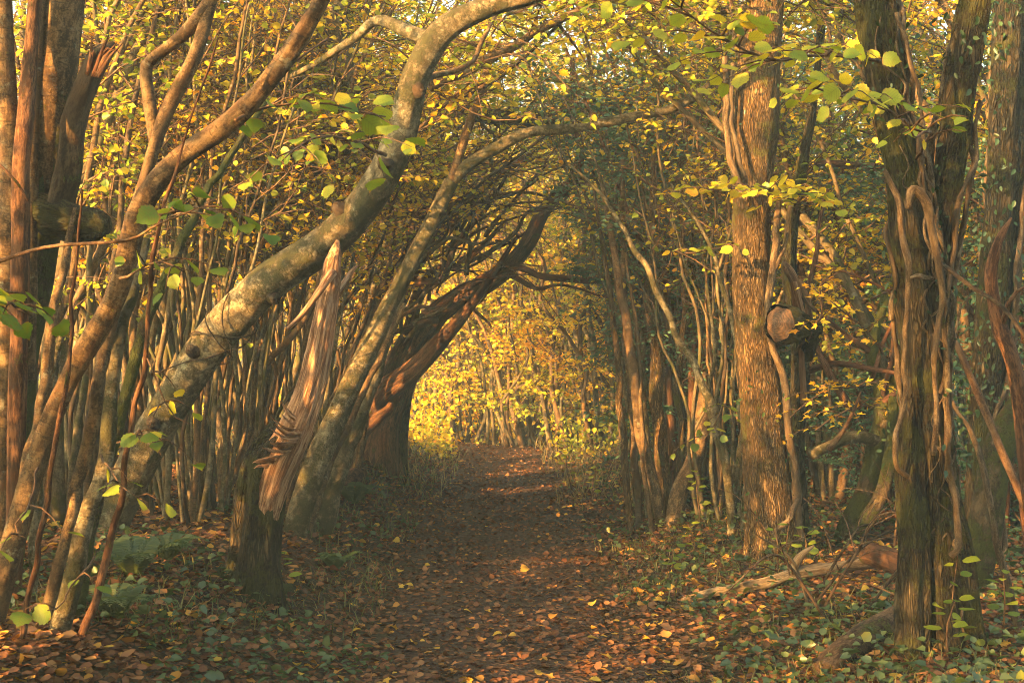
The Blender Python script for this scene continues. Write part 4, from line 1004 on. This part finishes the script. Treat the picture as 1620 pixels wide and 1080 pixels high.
DEADL = ['thin dead stick arching over the brushwood beside the ivy tree', 'forked dead stick poking out of the brushwood towards the lane', 'low dead stick curving along the ground behind the pale fallen branch',
         'dead stick hooked like a crook beside the ivy tree foot', 'long bare stick leaning from the brushwood onto the rough trunk', 'pale bare stick crossing the mossy curved trunk', 'short dead stick lying by the rotten log', 'dead stick lying across the dark damp log', 'slim stick leaning on the ivy tree buttress', 'dead stick under the sawn log end']
for i in range(10):
    u0, v0 = 1310 + rng.uniform(-50, 120), 900 + rng.uniform(-40, 90)
    p = on_ground(u0, v0); a = rng.uniform(0, 6.28); l = rng.uniform(.4, 1.1); e = rng.uniform(.05, .7)
    d = np.array([math.cos(a), math.sin(a) * .6, e]); up = np.array([0, 0, rng.uniform(.05, .25)])
    t = thing('dead_stick', DEADL[i], 'stick', p, 'dead sticks in the brushwood by the ivy tree')
    part(t, 'wood', [[*(p + [0, 0, -.02]), .008], [*(p + d * l * .5 + up), .0065], [*(p + d * l), .0025]], ['twig', 'dead', 'dark'][i % 3], sides=7, step=.04, lump=.2, seed=360 + i, wob=.04)
    for j in range(3):
        q = p + d * l * rng.uniform(.3, .8) + up * .7; d2 = unit(d + rng.normal(0, .8, 3)); d2[2] = abs(d2[2])
        part(t, 'side_twig', [[*q, .004], [*(q + d2 * .2 + rng.normal(0, .03, 3)), .003], [*(q + d2 * .4), .0012]], 'twig', sides=5, step=.05, seed=j, wob=.03)

# ------------------------------------------------------------------ hazel stools, hollies and the far thicket
def proto_stool(seed, nst, H, spread, lean, r0, nbr, ntw, lsize, tint, tsd, leaf_from=0.3, tpl=LITE, lmat='leaf', tmat=('hazel', 'pale'), blen=1.0, per=5, wig=.08):
    """a stool at the origin leaning to +x: list of stem meshes, a twig mesh and a foliage mesh"""
    g = np.random.default_rng(seed)
    stems = []; tw = MB(); fo = MB()
    P_, D_, N_, S_, T_ = [], [], [], [], []
    for k in range(nst):
        a = g.uniform(0, 6.28); rad = .08 + .22 * g.random()
        b = np.array([math.cos(a) * rad, math.sin(a) * rad, -.15])
        h = H * g.uniform(.65, 1.1); out = np.array([math.cos(a), math.sin(a), 0]) * spread * g.uniform(.4, 1.2)
        le = lean * g.uniform(.5, 1.3)
        ts = np.linspace(0, 1, 7)
        pts = b + np.outer(ts ** 1.3, out) + np.outer(ts ** 2.2, [le, 0, 0]) + np.outer(ts, [0, 0, h]) - np.outer(ts ** 3, [0, 0, .12 * abs(le)])
        pts[1:] += g.normal(0, wig, (6, 3)) * [1, 1, .3]
        r = r0 * g.uniform(.45, 1.15)
        rr = r * (1 - .8 * ts) + .004
        mb = MB(); c, cr = tube(mb, np.column_stack([pts, rr]), sides=9, step=.16, lump=.14, seed=seed * 13 + k, wob=.03)
        stems.append((mb.mesh('stem', M[tmat[k % len(tmat)]]), ))
        T = unit(np.gradient(c, axis=0))
        for j in range(nbr):
            t = leaf_from + (1 - leaf_from) * (j + g.random()) / nbr
            i = min(int(t * (len(c) - 1)), len(c) - 1)
            az = g.uniform(0, 6.28)
            d = unit(T[i] * .5 + np.array([math.cos(az), math.sin(az), .15]))
            l = blen * g.uniform(.5, 1.3) * (1.1 - .5 * t); btint = g.normal(0, .13)
            p1 = c[i] + d * l * .5 + g.normal(0, .06, 3); p2 = c[i] + d * l + np.array([0, 0, -.06]) + g.normal(0, .08, 3)
            tube(tw, [[*c[i], max(.006, cr[i] * .35)], [*p1, .0055], [*p2, .0025]], sides=4, step=.2, lump=0, cap=False, seed=j)
            for q in range(ntw):
                u = (q + g.random()) / ntw
                s = c[i] * (1 - u) + p2 * u if u < .3 else (p1 * (1 - (u - .3) / .7) + p2 * ((u - .3) / .7))
                az = g.uniform(0, 6.28); d2 = unit(d * .6 + np.array([math.cos(az), math.sin(az), g.normal(0, .35)]))
                l2 = g.uniform(.2, .55)
                m1 = s + d2 * l2 * .5 + g.normal(0, .02, 3); e = s + d2 * l2 + np.array([0, 0, -.04])
                tube(tw, [[*s, .0032], [*m1, .0025], [*e, .0012]], sides=3, step=.3, lump=0, cap=False)
                n = per
                f = (np.arange(n) + g.random(n)) / n
                pp = s + np.outer(f, e - s)
                sd = unit(np.cross(d2, [0, 0, 1])); sg = np.where(np.arange(n) % 2, 1, -1)[:, None]
                P_.append(pp); D_.append(unit(d2 * .5 + sd * sg + g.normal(0, .3, (n, 3)) + [0, 0, -.3])); N_.append(unit(np.array([0, 0, 1]) + g.normal(0, .55, (n, 3))))
                S_.append(lsize * g.uniform(.6, 1.25, n)); T_.append(np.clip(tint + btint + g.normal(0, .05) + g.normal(0, tsd * .8, n), 0, 1))
    leaves(fo, tpl, np.vstack(P_), np.vstack(D_), np.vstack(N_), np.concatenate(S_), np.concatenate(T_))
    return dict(stems=[s[0] for s in stems], twigs=tw.mesh('twigs', M['twig'], smooth=False), foliage=fo.mesh('foliage', M[lmat], smooth=False))

def place(pr, name, label, cat, x, y, rz, sc=1.0, group=None, nst=None):
    t = thing(name, label, cat, (x, y, gz(x, y)), group)
    t.rotation_euler = (0, 0, rz); t.scale = (sc, sc, sc)
    for s in pr['stems'][:nst]:
        o = bpy.data.objects.new('stem', s); COL.objects.link(o); o.parent = t
    for k in ('twigs', 'foliage'):
        o = bpy.data.objects.new(k, pr[k]); COL.objects.link(o); o.parent = t; o['kind'] = 'stuff'
    return t

YEL = [proto_stool(501 + i, [8, 7, 9, 8][i], [5.6, 6.2, 5.0, 6.6][i], [1.2, 1.0, 1.6, .9][i], [1.7, 1.1, 1.5, 2.0][i], .045, 12, 8, .046, [.42, .32, .58, .46][i], .15, [.30, .28, .30, .38][i], tmat=('pole', 'hazel', 'dark', 'pole')) for i in range(4)]
FAR = [proto_stool(521 + i, [9, 11, 8][i], [5.6, 6.2, 5.0][i], [1.6, 2.0, 1.3][i], [.7, -.5, .9][i], .04, 8, 8, .066, [.48, .42, .52][i], .12, .10, tmat=('hazel', 'pole', 'pale'), wig=.15) for i in range(3)]
GRN = [proto_stool(541 + i, [5, 6][i], [5.0, 5.8][i], [.8, 1.0][i], [.5, .8][i], .045, 20, 11, .062, .4, .25, .03, HOLLY, 'evergreen', ('dark', 'red'), .95, 12) for i in range(2)]
POL = [proto_stool(581 + i, [13, 16][i], [4.6, 5.4][i], [.55, .8][i], [.7, .3][i], .019, 6, 6, .052, .42, .16, .5, per=2, tmat=('pale', 'pole', 'hazel', 'dark', 'pale'), wig=.06) for i in range(2)]
GHI = proto_stool(591, 5, 5.6, .9, 1.0, .05, 16, 11, .062, .4, .25, .48, HOLLY, 'evergreen', ('dark', 'red'), 1.05, 10)
EVB = proto_stool(571, 8, 5.2, .9, .8, .03, 12, 9, .055, .4, .25, .25, HOLLY, 'evergreen', ('pole', 'pale', 'hazel'), .6, 5)
BARE = [proto_stool(561 + i, [9, 7][i], [5.0, 4.4][i], [1.0, 1.5][i], [.9, 1.2][i], .035, 11, 8, .055, .45, .14, .5, per=3, tmat=('pole', 'hazel', 'dark')) for i in range(2)]

SPOTS = []
def add(pr, name, label, cat, u, Y, rz, sc=1.0, group=None):
    x = (u - 810) / F * Y
    return place(pr, name, label, cat, x, Y, rz, sc, group)

L0 = 'yellow-leaved hazel clumps along the left bank'
for u, Y, k, rz, sc, lab in [
    (60, 8.3, 1, .1, .9, 'leafy hazel clump behind the burred trunk at the picture edge'),
    (165, 9.6, 4, -.2, 1.0, 'hazel clump whose poles stand between the burred trunk and the pale bowing tree'),
    (330, 10.6, 4, .2, .95, 'slim bare-legged hazel clump behind the foot of the bowing tree'),
    (415, 11.8, 2, -.1, 1.0, 'hazel clump crowding close behind the shattered trunk'),
    (250, 12.5, 3, .3, 1.05, 'tall hazel clump seen under the bow of the pale trunk'),
    (60, 11.5, 2, .5, 1.05, 'hazel clump deep in shade behind the slanting corner poles'),
    (495, 14.0, 5, 0, 1.0, 'hazel clump behind the torn spar, before the dark red trunks'),
    (400, 13.4, 1, .2, 1.0, 'hazel clump glowing behind the kink of the mossy trunk'),
    (180, 13.6, 3, -.3, 1.1, 'hazel clump far behind the leaning copper pole'),
    (530, 16.2, 0, .2, .85, 'hazel clump just behind the dark red arch trunks'),
    (290, 9.4, 5, .2, .85, 'thin clump of bare poles just under the bow of the pale trunk'),
    (430, 9.9, 4, -.1, .8, 'thin clump of bare poles touching the shattered trunk from behind'),
    (520, 12.4, 4, .1, .9, 'thin clump of bare poles left of the dark red trunks'),
    (280, 8.9, 6, .2, .9, 'cluster of thin straight poles just left of the bowing trunk foot'),
    (350, 9.3, 7, .1, .85, 'cluster of thin pale poles between the bowing trunk and the shattered trunk'),
    (395, 10.6, 6, -.1, .95, 'cluster of thin poles rising straight behind the shattered trunk'),
    (455, 11.3, 7, .2, .9, 'cluster of thin poles between the torn spar and the arching grey pole'),
    (545, 13.4, 6, .1, .9, 'cluster of thin poles close before the dark red trunks'),
    (200, 10.2, 7, .1, 1.0, 'cluster of thin poles behind the slanting corner poles'),
    (120, 9.4, 6, .1, 1.0, 'cluster of thin poles in shade right of the burred trunk'),
    (30, 13.8, 1, .1, 1.1, 'hazel clump far back behind the amber stem at the edge')]:
    pr = (YEL + BARE + POL)[k]
    add(pr, 'hazel_clump', lab, 'hazel', u, Y, rz, sc, L0)

R0 = 'hazel clumps on the right bank'
for u, Y, k, rz, sc, lab in [
    (1330, 11.3, 1, 3.0, .9, 'yellow-green hazel clump behind the sawn log'),
    (1500, 9.6, 0, 3.3, .9, 'hazel clump with yellow leaves behind the fork of the ivy tree'),
    (1640, 9.8, 3, 3.1, 1.0, 'hazel clump behind the ropy ivy trunk at the edge'),
    (1420, 13.5, 2, 2.8, 1.0, 'hazel clump lit behind the orange bough'),
    (1570, 13.5, 1, 3.2, 1.1, 'hazel clump far back between the two ivy trees'),
    (1290, 15.5, 3, 3.0, 1.0, 'hazel clump back beyond the lopped tree')]:
    add((YEL + BARE)[k], 'hazel_clump', lab, 'hazel', u, Y, rz, sc, R0)

for u, Y, k, rz, sc, lab in [(1085, 12.6, 5, 3.0, .8, 'thin pale poles behind the orange-lit clump on the right verge'), (1130, 11.4, 4, 3.2, .75, 'thin poles between the orange-lit clump and the rough trunk'), (1015, 15.6, 4, .3, .8, 'thin bare poles at the right edge of the golden gap'), (1020, 12.2, 6, .2, .85, 'fan of thin straight poles hugging the orange-lit clump'), (1150, 10.6, 7, .1, .8, 'thin straight poles close left of the rough trunk'), (1065, 11.7, 7, 3.0, .8, 'sheaf of thin pale poles in the middle of the orange-lit clump'), (1035, 13.2, 6, .2, .8, 'sheaf of thin poles left behind the orange-lit clump')]:
    add(POL[k - 6] if k > 5 else EVB, 'coppice_clump', lab, 'coppice', u, Y, rz, sc, 'thin pole clumps on the right bank')
G0 = 'dark evergreen bushes on the right of the lane'
for u, Y, k, rz, sc, lab in [
    (1095, 12.9, 0, .4, .9, 'dark holly rising behind the orange-lit poles'),
    (1130, 12.2, 1, 3.4, .85, 'dark holly between the orange poles and the rough trunk'),
    (1180, 14.5, 0, 3.0, 1.05, 'dark holly close behind the rough trunk'),
    (1085, 15.6, 1, .3, .85, 'dark holly at the right edge of the golden gap'),
    (1100, 17.5, 0, 2.7, 1.05, 'tall dark holly deep behind the orange-lit poles'),
    (1270, 12.2, 1, 1.0, .8, 'holly thicket behind the lopped tree trunk'),
    (1400, 10.6, 0, 2.0, .6, 'low holly bush under the orange bough'),
    (1610, 8.9, 1, 2.0, .7, 'dark ivy bush hanging at the edge beside the ropy trunk')]:
    add(GRN[k], 'holly_bush', lab, 'holly', u, Y, rz, sc, G0)

add(GHI, 'holly_tree', 'tall evergreen crown behind the top of the rough trunk', 'holly', 1120, 13.4, 3.3, 1.0, G0)
FARL = 'sunlit hazel clumps closing the far end of the lane'
far = [(640, 22.4), (690, 22.0), (735, 21.2), (778, 20.9), (818, 20.2), (856, 20.0), (893, 19.4), (928, 19.2), (965, 18.6)]
ords = ['first', 'second', 'third', 'fourth', 'fifth', 'sixth', 'seventh', 'eighth', 'ninth']
for i, (u, Y) in enumerate(far):
    add(FAR[i % 3], 'hazel_clump', f'{ords[i]} golden hazel clump from the dark arch trunks in the sunlit row closing the lane', 'hazel', u, Y, rng.uniform(0, 6.28), rng.uniform(.8, 1.0), FARL)
for i, (u, Y, lab) in enumerate([(735, 22.6, 'bare slender poles just left of the middle of the golden gap'), (850, 21.4, 'bare slender poles right of the middle of the golden gap')]):
    add(POL[i % 2], 'coppice_clump', lab, 'coppice', u, Y, rng.uniform(0, 6.28), .85, 'slender pole clumps in the golden gap')
for i in range(14):                                                   # the wood goes on behind that row
    u = 500 + 45 * i + rng.uniform(-15, 15); Y = 25 + (i % 3) * 2.4
    add(FAR[(i + 1) % 3], 'hazel_clump', 'golden hazel clump in the hazy rows behind the sunlit end of the lane', 'hazel', u, Y, rng.uniform(0, 6.28), rng.uniform(1.0, 1.25), 'hazel clumps in the hazy rows behind')
for i in range(13):
    u = -60 + 56 * i + rng.uniform(-15, 15); Y = 27 + (i % 2) * 3 + rng.uniform(-1, 1)
    if u > 480: Y += 4
    add((FAR + YEL)[i % 5], 'hazel_clump', 'sunlit yellow hazel clump seen far off through the left-hand stems', 'hazel', u, Y, rng.uniform(0, 6.28), rng.uniform(1.0, 1.3), 'hazel clumps beyond the left bank')
for i in range(9):
    u = 1130 + 65 * i + rng.uniform(-15, 15); Y = 19.5 + (i % 2) * 2.5
    add((FAR + YEL)[(i + 2) % 5], 'hazel_clump', 'yellow hazel clump glimpsed far back through the right-hand trunks', 'hazel', u, Y, rng.uniform(0, 6.28), rng.uniform(1.0, 1.2), 'hazel clumps beyond the right bank')
# the lane goes on behind the camera; an unseen hedge is added on the left to block and shape the sun
for i, (x, y) in enumerate([(-3.2, 2.0), (-3.6, -1.2), (2.7, 2.6), (3.2, -1.2), (-3.0, -4.5), (3.2, -5.2), (-2.4, 3.3), (-2.2, .2), (2.2, .6), (.4, -4.0)]):
    place((YEL + GRN)[[0, 1, 2, 3, 4, 5, 3, 0, 1, 4, 2][i]], 'hazel_clump', 'leafy clump of the same hedgerow, standing beside the lane behind the viewpoint', 'hazel', x, y, 0 if x < 0 else 3.14, 1.1, 'hedgerow behind the viewpoint')
mb = MB(); st = MB()
n = 30000
y = rng.uniform(-14, 9.0, n); x = -5.2 + rng.normal(0, .45, n)
hh = np.select([y < 2.45, y < 3.2, y < 3.85, y < 4.5, y < 6.0], [5.0, 2.8, 3.7, 4.9, 2.4], 2.0) + .35 * vnoise(np.stack([y * .9, 0 * y, 0 * y], 1), 91)  # added hedge
p = np.stack([x, y, .1 + hh * rng.random(n)], 1)
leaves(mb, LITE, p, rng.normal(0, 1, (n, 3)), unit(np.array([0, 0, .6]) + rng.normal(0, .6, (n, 3))), rng.uniform(.065, .11, n), np.clip(.15 + rng.normal(0, .15, n), 0, 1))
for k in range(60):
    q = np.array([-5.2 + rng.normal(0, .25), -13.8 + .35 * k, -.1]); tube(st, [[*q, .025], [*(q + [rng.normal(0, .15), rng.normal(0, .15), 1.3]), .018], [*(q + [rng.normal(0, .3), rng.normal(0, .3), 2.5]), .006]], sides=6, step=.3)
hd = mb.build('shade_hedge', M['leaf'], smooth=False); hd['kind'] = 'stuff'; hd['label'] = 'unseen green hedge added left of the lane to shade it'; hd['category'] = 'hedge'
so = st.build('shade_hedge_stems', M['dark'], hd); so['kind'] = 'stuff'

# far woodland: one mass closing the horizon
mb = MB()
n = 45000
a = rng.uniform(-.55, .55, n); Yw = rng.uniform(34, 44, n)
p = np.stack([np.sin(a) * Yw * 1.1, np.cos(a) * Yw, np.zeros(n)], 1)
top = 9 + 2.5 * vnoise(np.stack([p[:, 0] * .25, p[:, 1] * .25, 0 * a], 1), 77)
p[:, 2] = .2 + top * rng.random(n) ** .8
dd = unit(rng.normal(0, 1, (n, 3)) + [0, 0, -.5]); nn = unit(np.array([0, 0, .8]) + rng.normal(0, .6, (n, 3)))
tn = np.clip(.48 + .25 * vnoise(p * .5, 78) + rng.normal(0, .1, n), 0, 1)
leaves(mb, LITE, p, dd, nn, rng.uniform(.14, .26, n), tn)
w = mb.build('far_woodland', M['leaf'], smooth=False); w['kind'] = 'stuff'; w['label'] = 'golden mass of far woodland beyond the end of the lane'; w['category'] = 'woodland'

# ------------------------------------------------------------------ forest floor
def scatter(n, umin=-60, umax=1680, vmin=690, vmax=1130, power=1.0):
    """random points on the ground with an even spread over the view wedge"""
    y = 4.0 + (27 - 4.0) * rng.random(n) ** power
    x = (rng.uniform(umin, umax, n) - 810) / F * y
    return x, y

def floor_leaves(n, size, tmu, tsd, mat, name, label, keep, power, lift=.012, flat=.35, tpl=LITE):
    x, y = scatter(n, power=power)
    k = keep(x, y); x, y = x[k], y[k]
    z = ground_z(x, y) + .012 + rng.uniform(0, lift, len(x))
    p = np.stack([x, y, z], 1)
    d = unit(np.stack([rng.normal(0, 1, len(x)), rng.normal(0, 1, len(x)), rng.normal(0, .18, len(x))], 1))
    nm = unit(np.array([0, 0, 1]) + rng.normal(0, flat, p.shape))
    mb = MB()
    leaves(mb, tpl, p, d, nm, size * rng.uniform(.55, 1.25, len(x)), np.clip(tmu + rng.normal(0, tsd, len(x)), 0, 1))
    o = mb.build(name, M[mat], smooth=False); o['kind'] = 'stuff'; o['label'] = label; o['category'] = 'leaves'
    return o
CURL = (np.array([(0, 0, .05), (.44, .28, .16), (.36, .74, .12), (0, 1.05, .12), (-.36, .74, .20), (-.40, .28, .10), (0, .5, 0)], float),
        np.zeros((0, 4), int), np.array([(0, 1, 6), (1, 2, 6), (2, 3, 6), (3, 4, 6), (4, 5, 6), (5, 0, 6)]))
patch = lambda x, y, s, sd: vnoise(np.stack([x * s, y * s, 0 * x], 1), sd)
floor_leaves(70000, .037, .47, .20, 'litter', 'leaf_litter', 'brown fallen leaves carpeting the lane and its banks', lambda x, y: (y < 9.5) & ((np.abs(x - path_centre(y)) > .36) | (patch(x, y, 1.7, 33) + .9 * rng.uniform(-1, 1, len(x)) > -.75)), 1.9, tpl=CURL)
floor_leaves(90000, .037, .47, .20, 'litter', 'far_leaf_litter', 'brown fallen leaves carpeting the farther lane', lambda x, y: (y >= 9.5) & ((np.abs(x - path_centre(y)) > .36) | (patch(x, y, 1.7, 33) + .9 * rng.uniform(-1, 1, len(x)) > -.75)), 1.0, tpl=LITE)
floor_leaves(6000, .055, .88, .10, 'litter', 'yellow_leaf_litter', 'yellow and orange fallen leaves strewn along the lane sides', lambda x, y: (np.abs(x - path_centre(y)) + .5 * patch(x, y, .8, 31) > .75), 1.5, .02, tpl=CURL)

def herb_mass(n, name, label, keep, size, h, tmu, tsd, power=1.4, tpl=LITE):
    x, y = scatter(n, power=power)
    k = keep(x, y); x, y = x[k], y[k]
    z = ground_z(x, y) + h * rng.random(len(x)) ** 1.3 + .01
    p = np.stack([x, y, z], 1)
    d = unit(np.stack([rng.normal(0, 1, len(x)), rng.normal(0, 1, len(x)), rng.normal(0, .3, len(x))], 1))
    mb = MB()
    leaves(mb, tpl, p, d, unit(np.array([0, 0, 1]) + rng.normal(0, .4, p.shape)), size * rng.uniform(.5, 1.3, len(x)), np.clip(tmu + rng.normal(0, tsd, len(x)), 0, 1))
    o = mb.build(name, M['herb'], smooth=False); o['kind'] = 'stuff'; o['label'] = label; o['category'] = 'ground cover'
    return o
dist = lambda x, y: x - path_centre(y)
herb_mass(34000, 'bramble_cover', 'low green bramble and ivy leaves on the right verge', lambda x, y: (dist(x, y) > .72 + .25 * patch(x, y, 1.5, 41)) & (patch(x, y, 1.6, 42) > -.15), .042, .10, .3, .22)
herb_mass(26000, 'ground_ivy', 'low dark green leaves creeping over the left bank', lambda x, y: (dist(x, y) < -.68 - .25 * patch(x, y, 1.5, 43)) & (patch(x, y, 1.3, 44) > -.05), .040, .08, .25, .2)

herb_mass(9000, 'verge_herbs', 'pale yellow-green herbs growing along the right edge of the lane', lambda x, y: (y > 9.5) & (y < 18) & (dist(x, y) > .6) & (dist(x, y) < 1.7) & (patch(x, y, 1.1, 45) > -.1), .035, .28, .75, .2, 1.0)
x = rng.uniform(-4.5, 3.5, 16000); y = rng.uniform(17.5, 24.5, 16000)
k = (np.abs(dist(x, y)) > .75 + .3 * patch(x, y, 1.0, 46)) | (y > 20.5); x, y = x[k], y[k]
hh = .9 * (.5 + .5 * patch(x, y, .9, 47)) + .15
p = np.stack([x, y, ground_z(x, y) + hh * rng.random(len(x)) ** 1.4], 1); mb = MB()
leaves(mb, LITE, p, unit(rng.normal(0, 1, p.shape)), unit(np.array([0, 0, .8]) + rng.normal(0, .6, p.shape)), rng.uniform(.035, .075, len(x)), np.clip(.45 + .35 * patch(x, y, .6, 48) + rng.normal(0, .15, len(x)), 0, 1))
o = mb.build('thicket_undergrowth', M['leaf'], smooth=False); o['kind'] = 'stuff'; o['label'] = 'low golden undergrowth round the feet of the far hazel row'; o['category'] = 'undergrowth'
def grass(n, name, label, keep, hmin, hmax, tmu):
    x, y = scatter(n, power=1.1)
    k = keep(x, y); x, y = x[k], y[k]
    n = len(x)
    p = np.stack([x, y, ground_z(x, y)], 1)
    h = rng.uniform(hmin, hmax, n)[:, None]
    a = rng.uniform(0, 6.28, n); lean = np.stack([np.cos(a), np.sin(a), np.zeros(n)], 1) * rng.uniform(.3, 1.6, n)[:, None]
    sd = np.stack([-np.sin(a), np.cos(a), np.zeros(n)], 1) * (.0016 + .00022 * y)[:, None]
    m_ = p + lean * h * .4 + np.array([0, 0, 1]) * h * .65; e = p + lean * h + np.array([0, 0, 1]) * h * .95
    v = np.stack([p - sd, p + sd, m_ + sd * .7, m_ - sd * .7, e], 1)
    o5 = (np.arange(n) * 5)[:, None]
    mb = MB(); mb.add(v.reshape(-1, 3), o5 + np.array([0, 1, 2, 3]), o5 + np.array([3, 2, 4]), tint=np.repeat(np.clip(tmu + rng.normal(0, .25, n), 0, 1), 5))
    o = mb.build(name, M['grass'], smooth=False); o['kind'] = 'stuff'; o['label'] = label; o['category'] = 'grass'
grass(36000, 'verge_grass', 'thin yellowing grass along both edges of the lane', lambda x, y: (np.abs(dist(x, y)) > .68) & (np.abs(dist(x, y)) < 2.0) & (patch(x, y, 1.2, 51) > -.05 + .3 * (y < 9)), .03, .11, .30)
grass(24000, 'far_grass', 'pale grass tufts where the lane turns at its sunlit end', lambda x, y: (y > 13.0) & (np.abs(dist(x, y)) > .5) & ((y > 16) | (patch(x, y, 1.0, 52) > 0)), .05, .2, .7)

# big single fallen leaves near the viewpoint, each a piece of the ground
FL = []
for tnt in (.35, .6, .8, .9, .97, 1.0):
    for kind in ('hazel', 'maple', 'oval'):
        tpl = {'hazel': HAZEL, 'maple': MAPLE, 'oval': OVAL}[kind]
        mb = MB(); v, q, t_ = tpl; v = v.copy(); v[:, 2] += .10 * v[:, 0] ** 2 * 4 + .06 * np.sin(v[:, 1] * 5)
        mb.add(v, q if len(q) else None, t_, tint=tnt); FL.append(mb.mesh('fallen_leaf', M['litter']))
for i in range(300):
    y = 6.0 + 5.0 * rng.random() ** 1.7; x = (rng.uniform(120, 1500) - 810) / F * y
    o = bpy.data.objects.new('fallen_leaf', FL[int(rng.integers(len(FL)))]); COL.objects.link(o)
    o.parent = path if abs(dist(np.array(x), np.array(y))) < .6 else ground
    o.location = (x, y, gz(x, y) + .035); o.rotation_euler = (rng.normal(0, .3), rng.normal(0, .3), rng.uniform(0, 6.28)); s = rng.uniform(.038, .064); o.scale = (s, s, s)

# ferns
def fern(u, v, size, label, nf=11):
    b = on_ground(u, v); t = thing('fern', label, 'fern', b, 'ferns on the left bank')
    for k in range(nf):
        a = k * 2.4 + rng.normal(0, .2); l = size * rng.uniform(.7, 1.1); ts = np.linspace(0, 1, 8)
        d = np.array([math.cos(a), math.sin(a), 0])
        pts = b + np.outer(ts * l * .85, d) + np.outer(np.sin(ts * 2.2) * l * .55, [0, 0, 1])
        mb = MB(); tube(mb, np.column_stack([pts, np.linspace(.003, .001, 8)]), sides=4, step=.05, lump=0, tint=.3)
        c = catmull(pts, 22)[2:]; T = unit(np.gradient(c, axis=0)); sd = unit(np.cross(T, [0, 0, 1.]))
        wl = l * .24 * np.sin(np.linspace(.5, 3.05, len(c)))
        for s in (1, -1):
            leaves(mb, (HOLLY[0] * [.7, 1, 1], HOLLY[1], HOLLY[2]), c, unit(sd * s + T * .35 + [0, 0, -.1]), np.cross(sd, T), wl, np.clip(.4 + rng.normal(0, .1, len(c)), 0, 1))
        mb.build('frond', M['herb'], t, smooth=False)
fern(212, 918, .30, 'bright green fern at the foot of the pale bowing tree')
fern(180, 985, .24, 'small fern low on the bank beside the corner poles')
fern(265, 890, .22, 'small fern tucked behind the bowing tree, near the shattered trunk')
fern(560, 800, .30, 'fern drooping from the left bank below the dark red trunks')
fern(530, 905, .22, 'flat dark fern on the left verge beside the shattered trunk')

# seedlings and leafy shoots
def seedling(u, v, h, n, lab, kind='oval', tint=.12, size=.07):
    b = on_ground(u, v); t = thing('seedling', lab, 'seedling', b, 'leafy seedlings on the verges')
    tip = b + np.array([rng.normal(0, .1) * h, -.1 * h, h]); mid = (b + tip) / 2 + rng.normal(0, .03, 3)
    part(t, 'stem', [[*b, .005], [*mid, .004], [*tip, .002]], 'twig', sides=5, step=.05, seed=int(u), lump=0)
    for k in range(n):
        f = .35 + .65 * k / max(n - 1, 1); a = k * 2.4 + rng.normal(0, .3); d = np.array([math.cos(a), math.sin(a), .15])
        q = b + (mid - b) * min(1, f * 2) if f < .5 else mid + (tip - mid) * (f * 2 - 1)
        leaf_obj(t, q + d * .02, d, np.array([0, -.3, 1]) + rng.normal(0, .25, 3), size * rng.uniform(.7, 1.15), kind, np.clip(tint + rng.normal(0, .08), 0, 1))
for a in [(1528, 1035, .42, 12, 'green-leaved seedling standing at the foot of the forked ivy tree'), (1500, 1045, .25, 8, 'short leafy seedling in front of the ivy tree flute'),
          (1110, 838, .42, 12, 'leafy seedling at the foot of the orange-lit poles'), (1095, 880, .22, 9, 'yellowish seedling on the right verge below the orange poles'),
          (905, 775, .5, 14, 'pale yellow-green seedling at the lane edge before the holly'), (935, 800, .34, 12, 'yellow-green seedling just below the pale one at the lane edge'),
          (1270, 905, .26, 8, 'dark-leaved seedling beside the root of the rough trunk'), (1230, 915, .3, 9, 'broad-leaved seedling behind the pale fallen branch'),
          (545, 700, .5, 12, 'leafy shoot on the left bank by the dark red trunks'), (455, 930, .2, 8, 'low leafy shoot beside the shattered trunk'), (1585, 1020, .3, 9, 'dark seedling in the corner beside the ivy tree'),
          (1060, 915, .2, 9, 'small seedling near the tip of the pale fallen branch')]:
    seedling(*a, tint=.3 if 'yellow' in a[4] else .12)

# ------------------------------------------------------------------ evening haze in the lane
bx = (-45, 45); by = (-14, 46); bz = (-1.2, 14.0)
v = [(x, y, z) for z in bz for y in by for x in bx]
mb = MB(); mb.add(v, [(0, 2, 3, 1), (4, 5, 7, 6), (0, 1, 5, 4), (2, 6, 7, 3), (0, 4, 6, 2), (1, 3, 7, 5)])
hm = bpy.data.materials.new('evening_haze'); nt, N_, L_ = nodes_of(hm)
pv = N_.new('ShaderNodeVolumePrincipled'); pv.inputs['Density'].default_value = 0.0045; pv.inputs['Color'].default_value = (.66, .92, 1.0, 1); pv.inputs['Anisotropy'].default_value = 0.0
L_.new(pv.outputs[0], N_.new('ShaderNodeOutputMaterial').inputs['Volume'])
hz = mb.build('haze', hm, smooth=False); hz['kind'] = 'stuff'; hz['label'] = 'thin golden evening haze in the lane'; hz['category'] = 'haze'
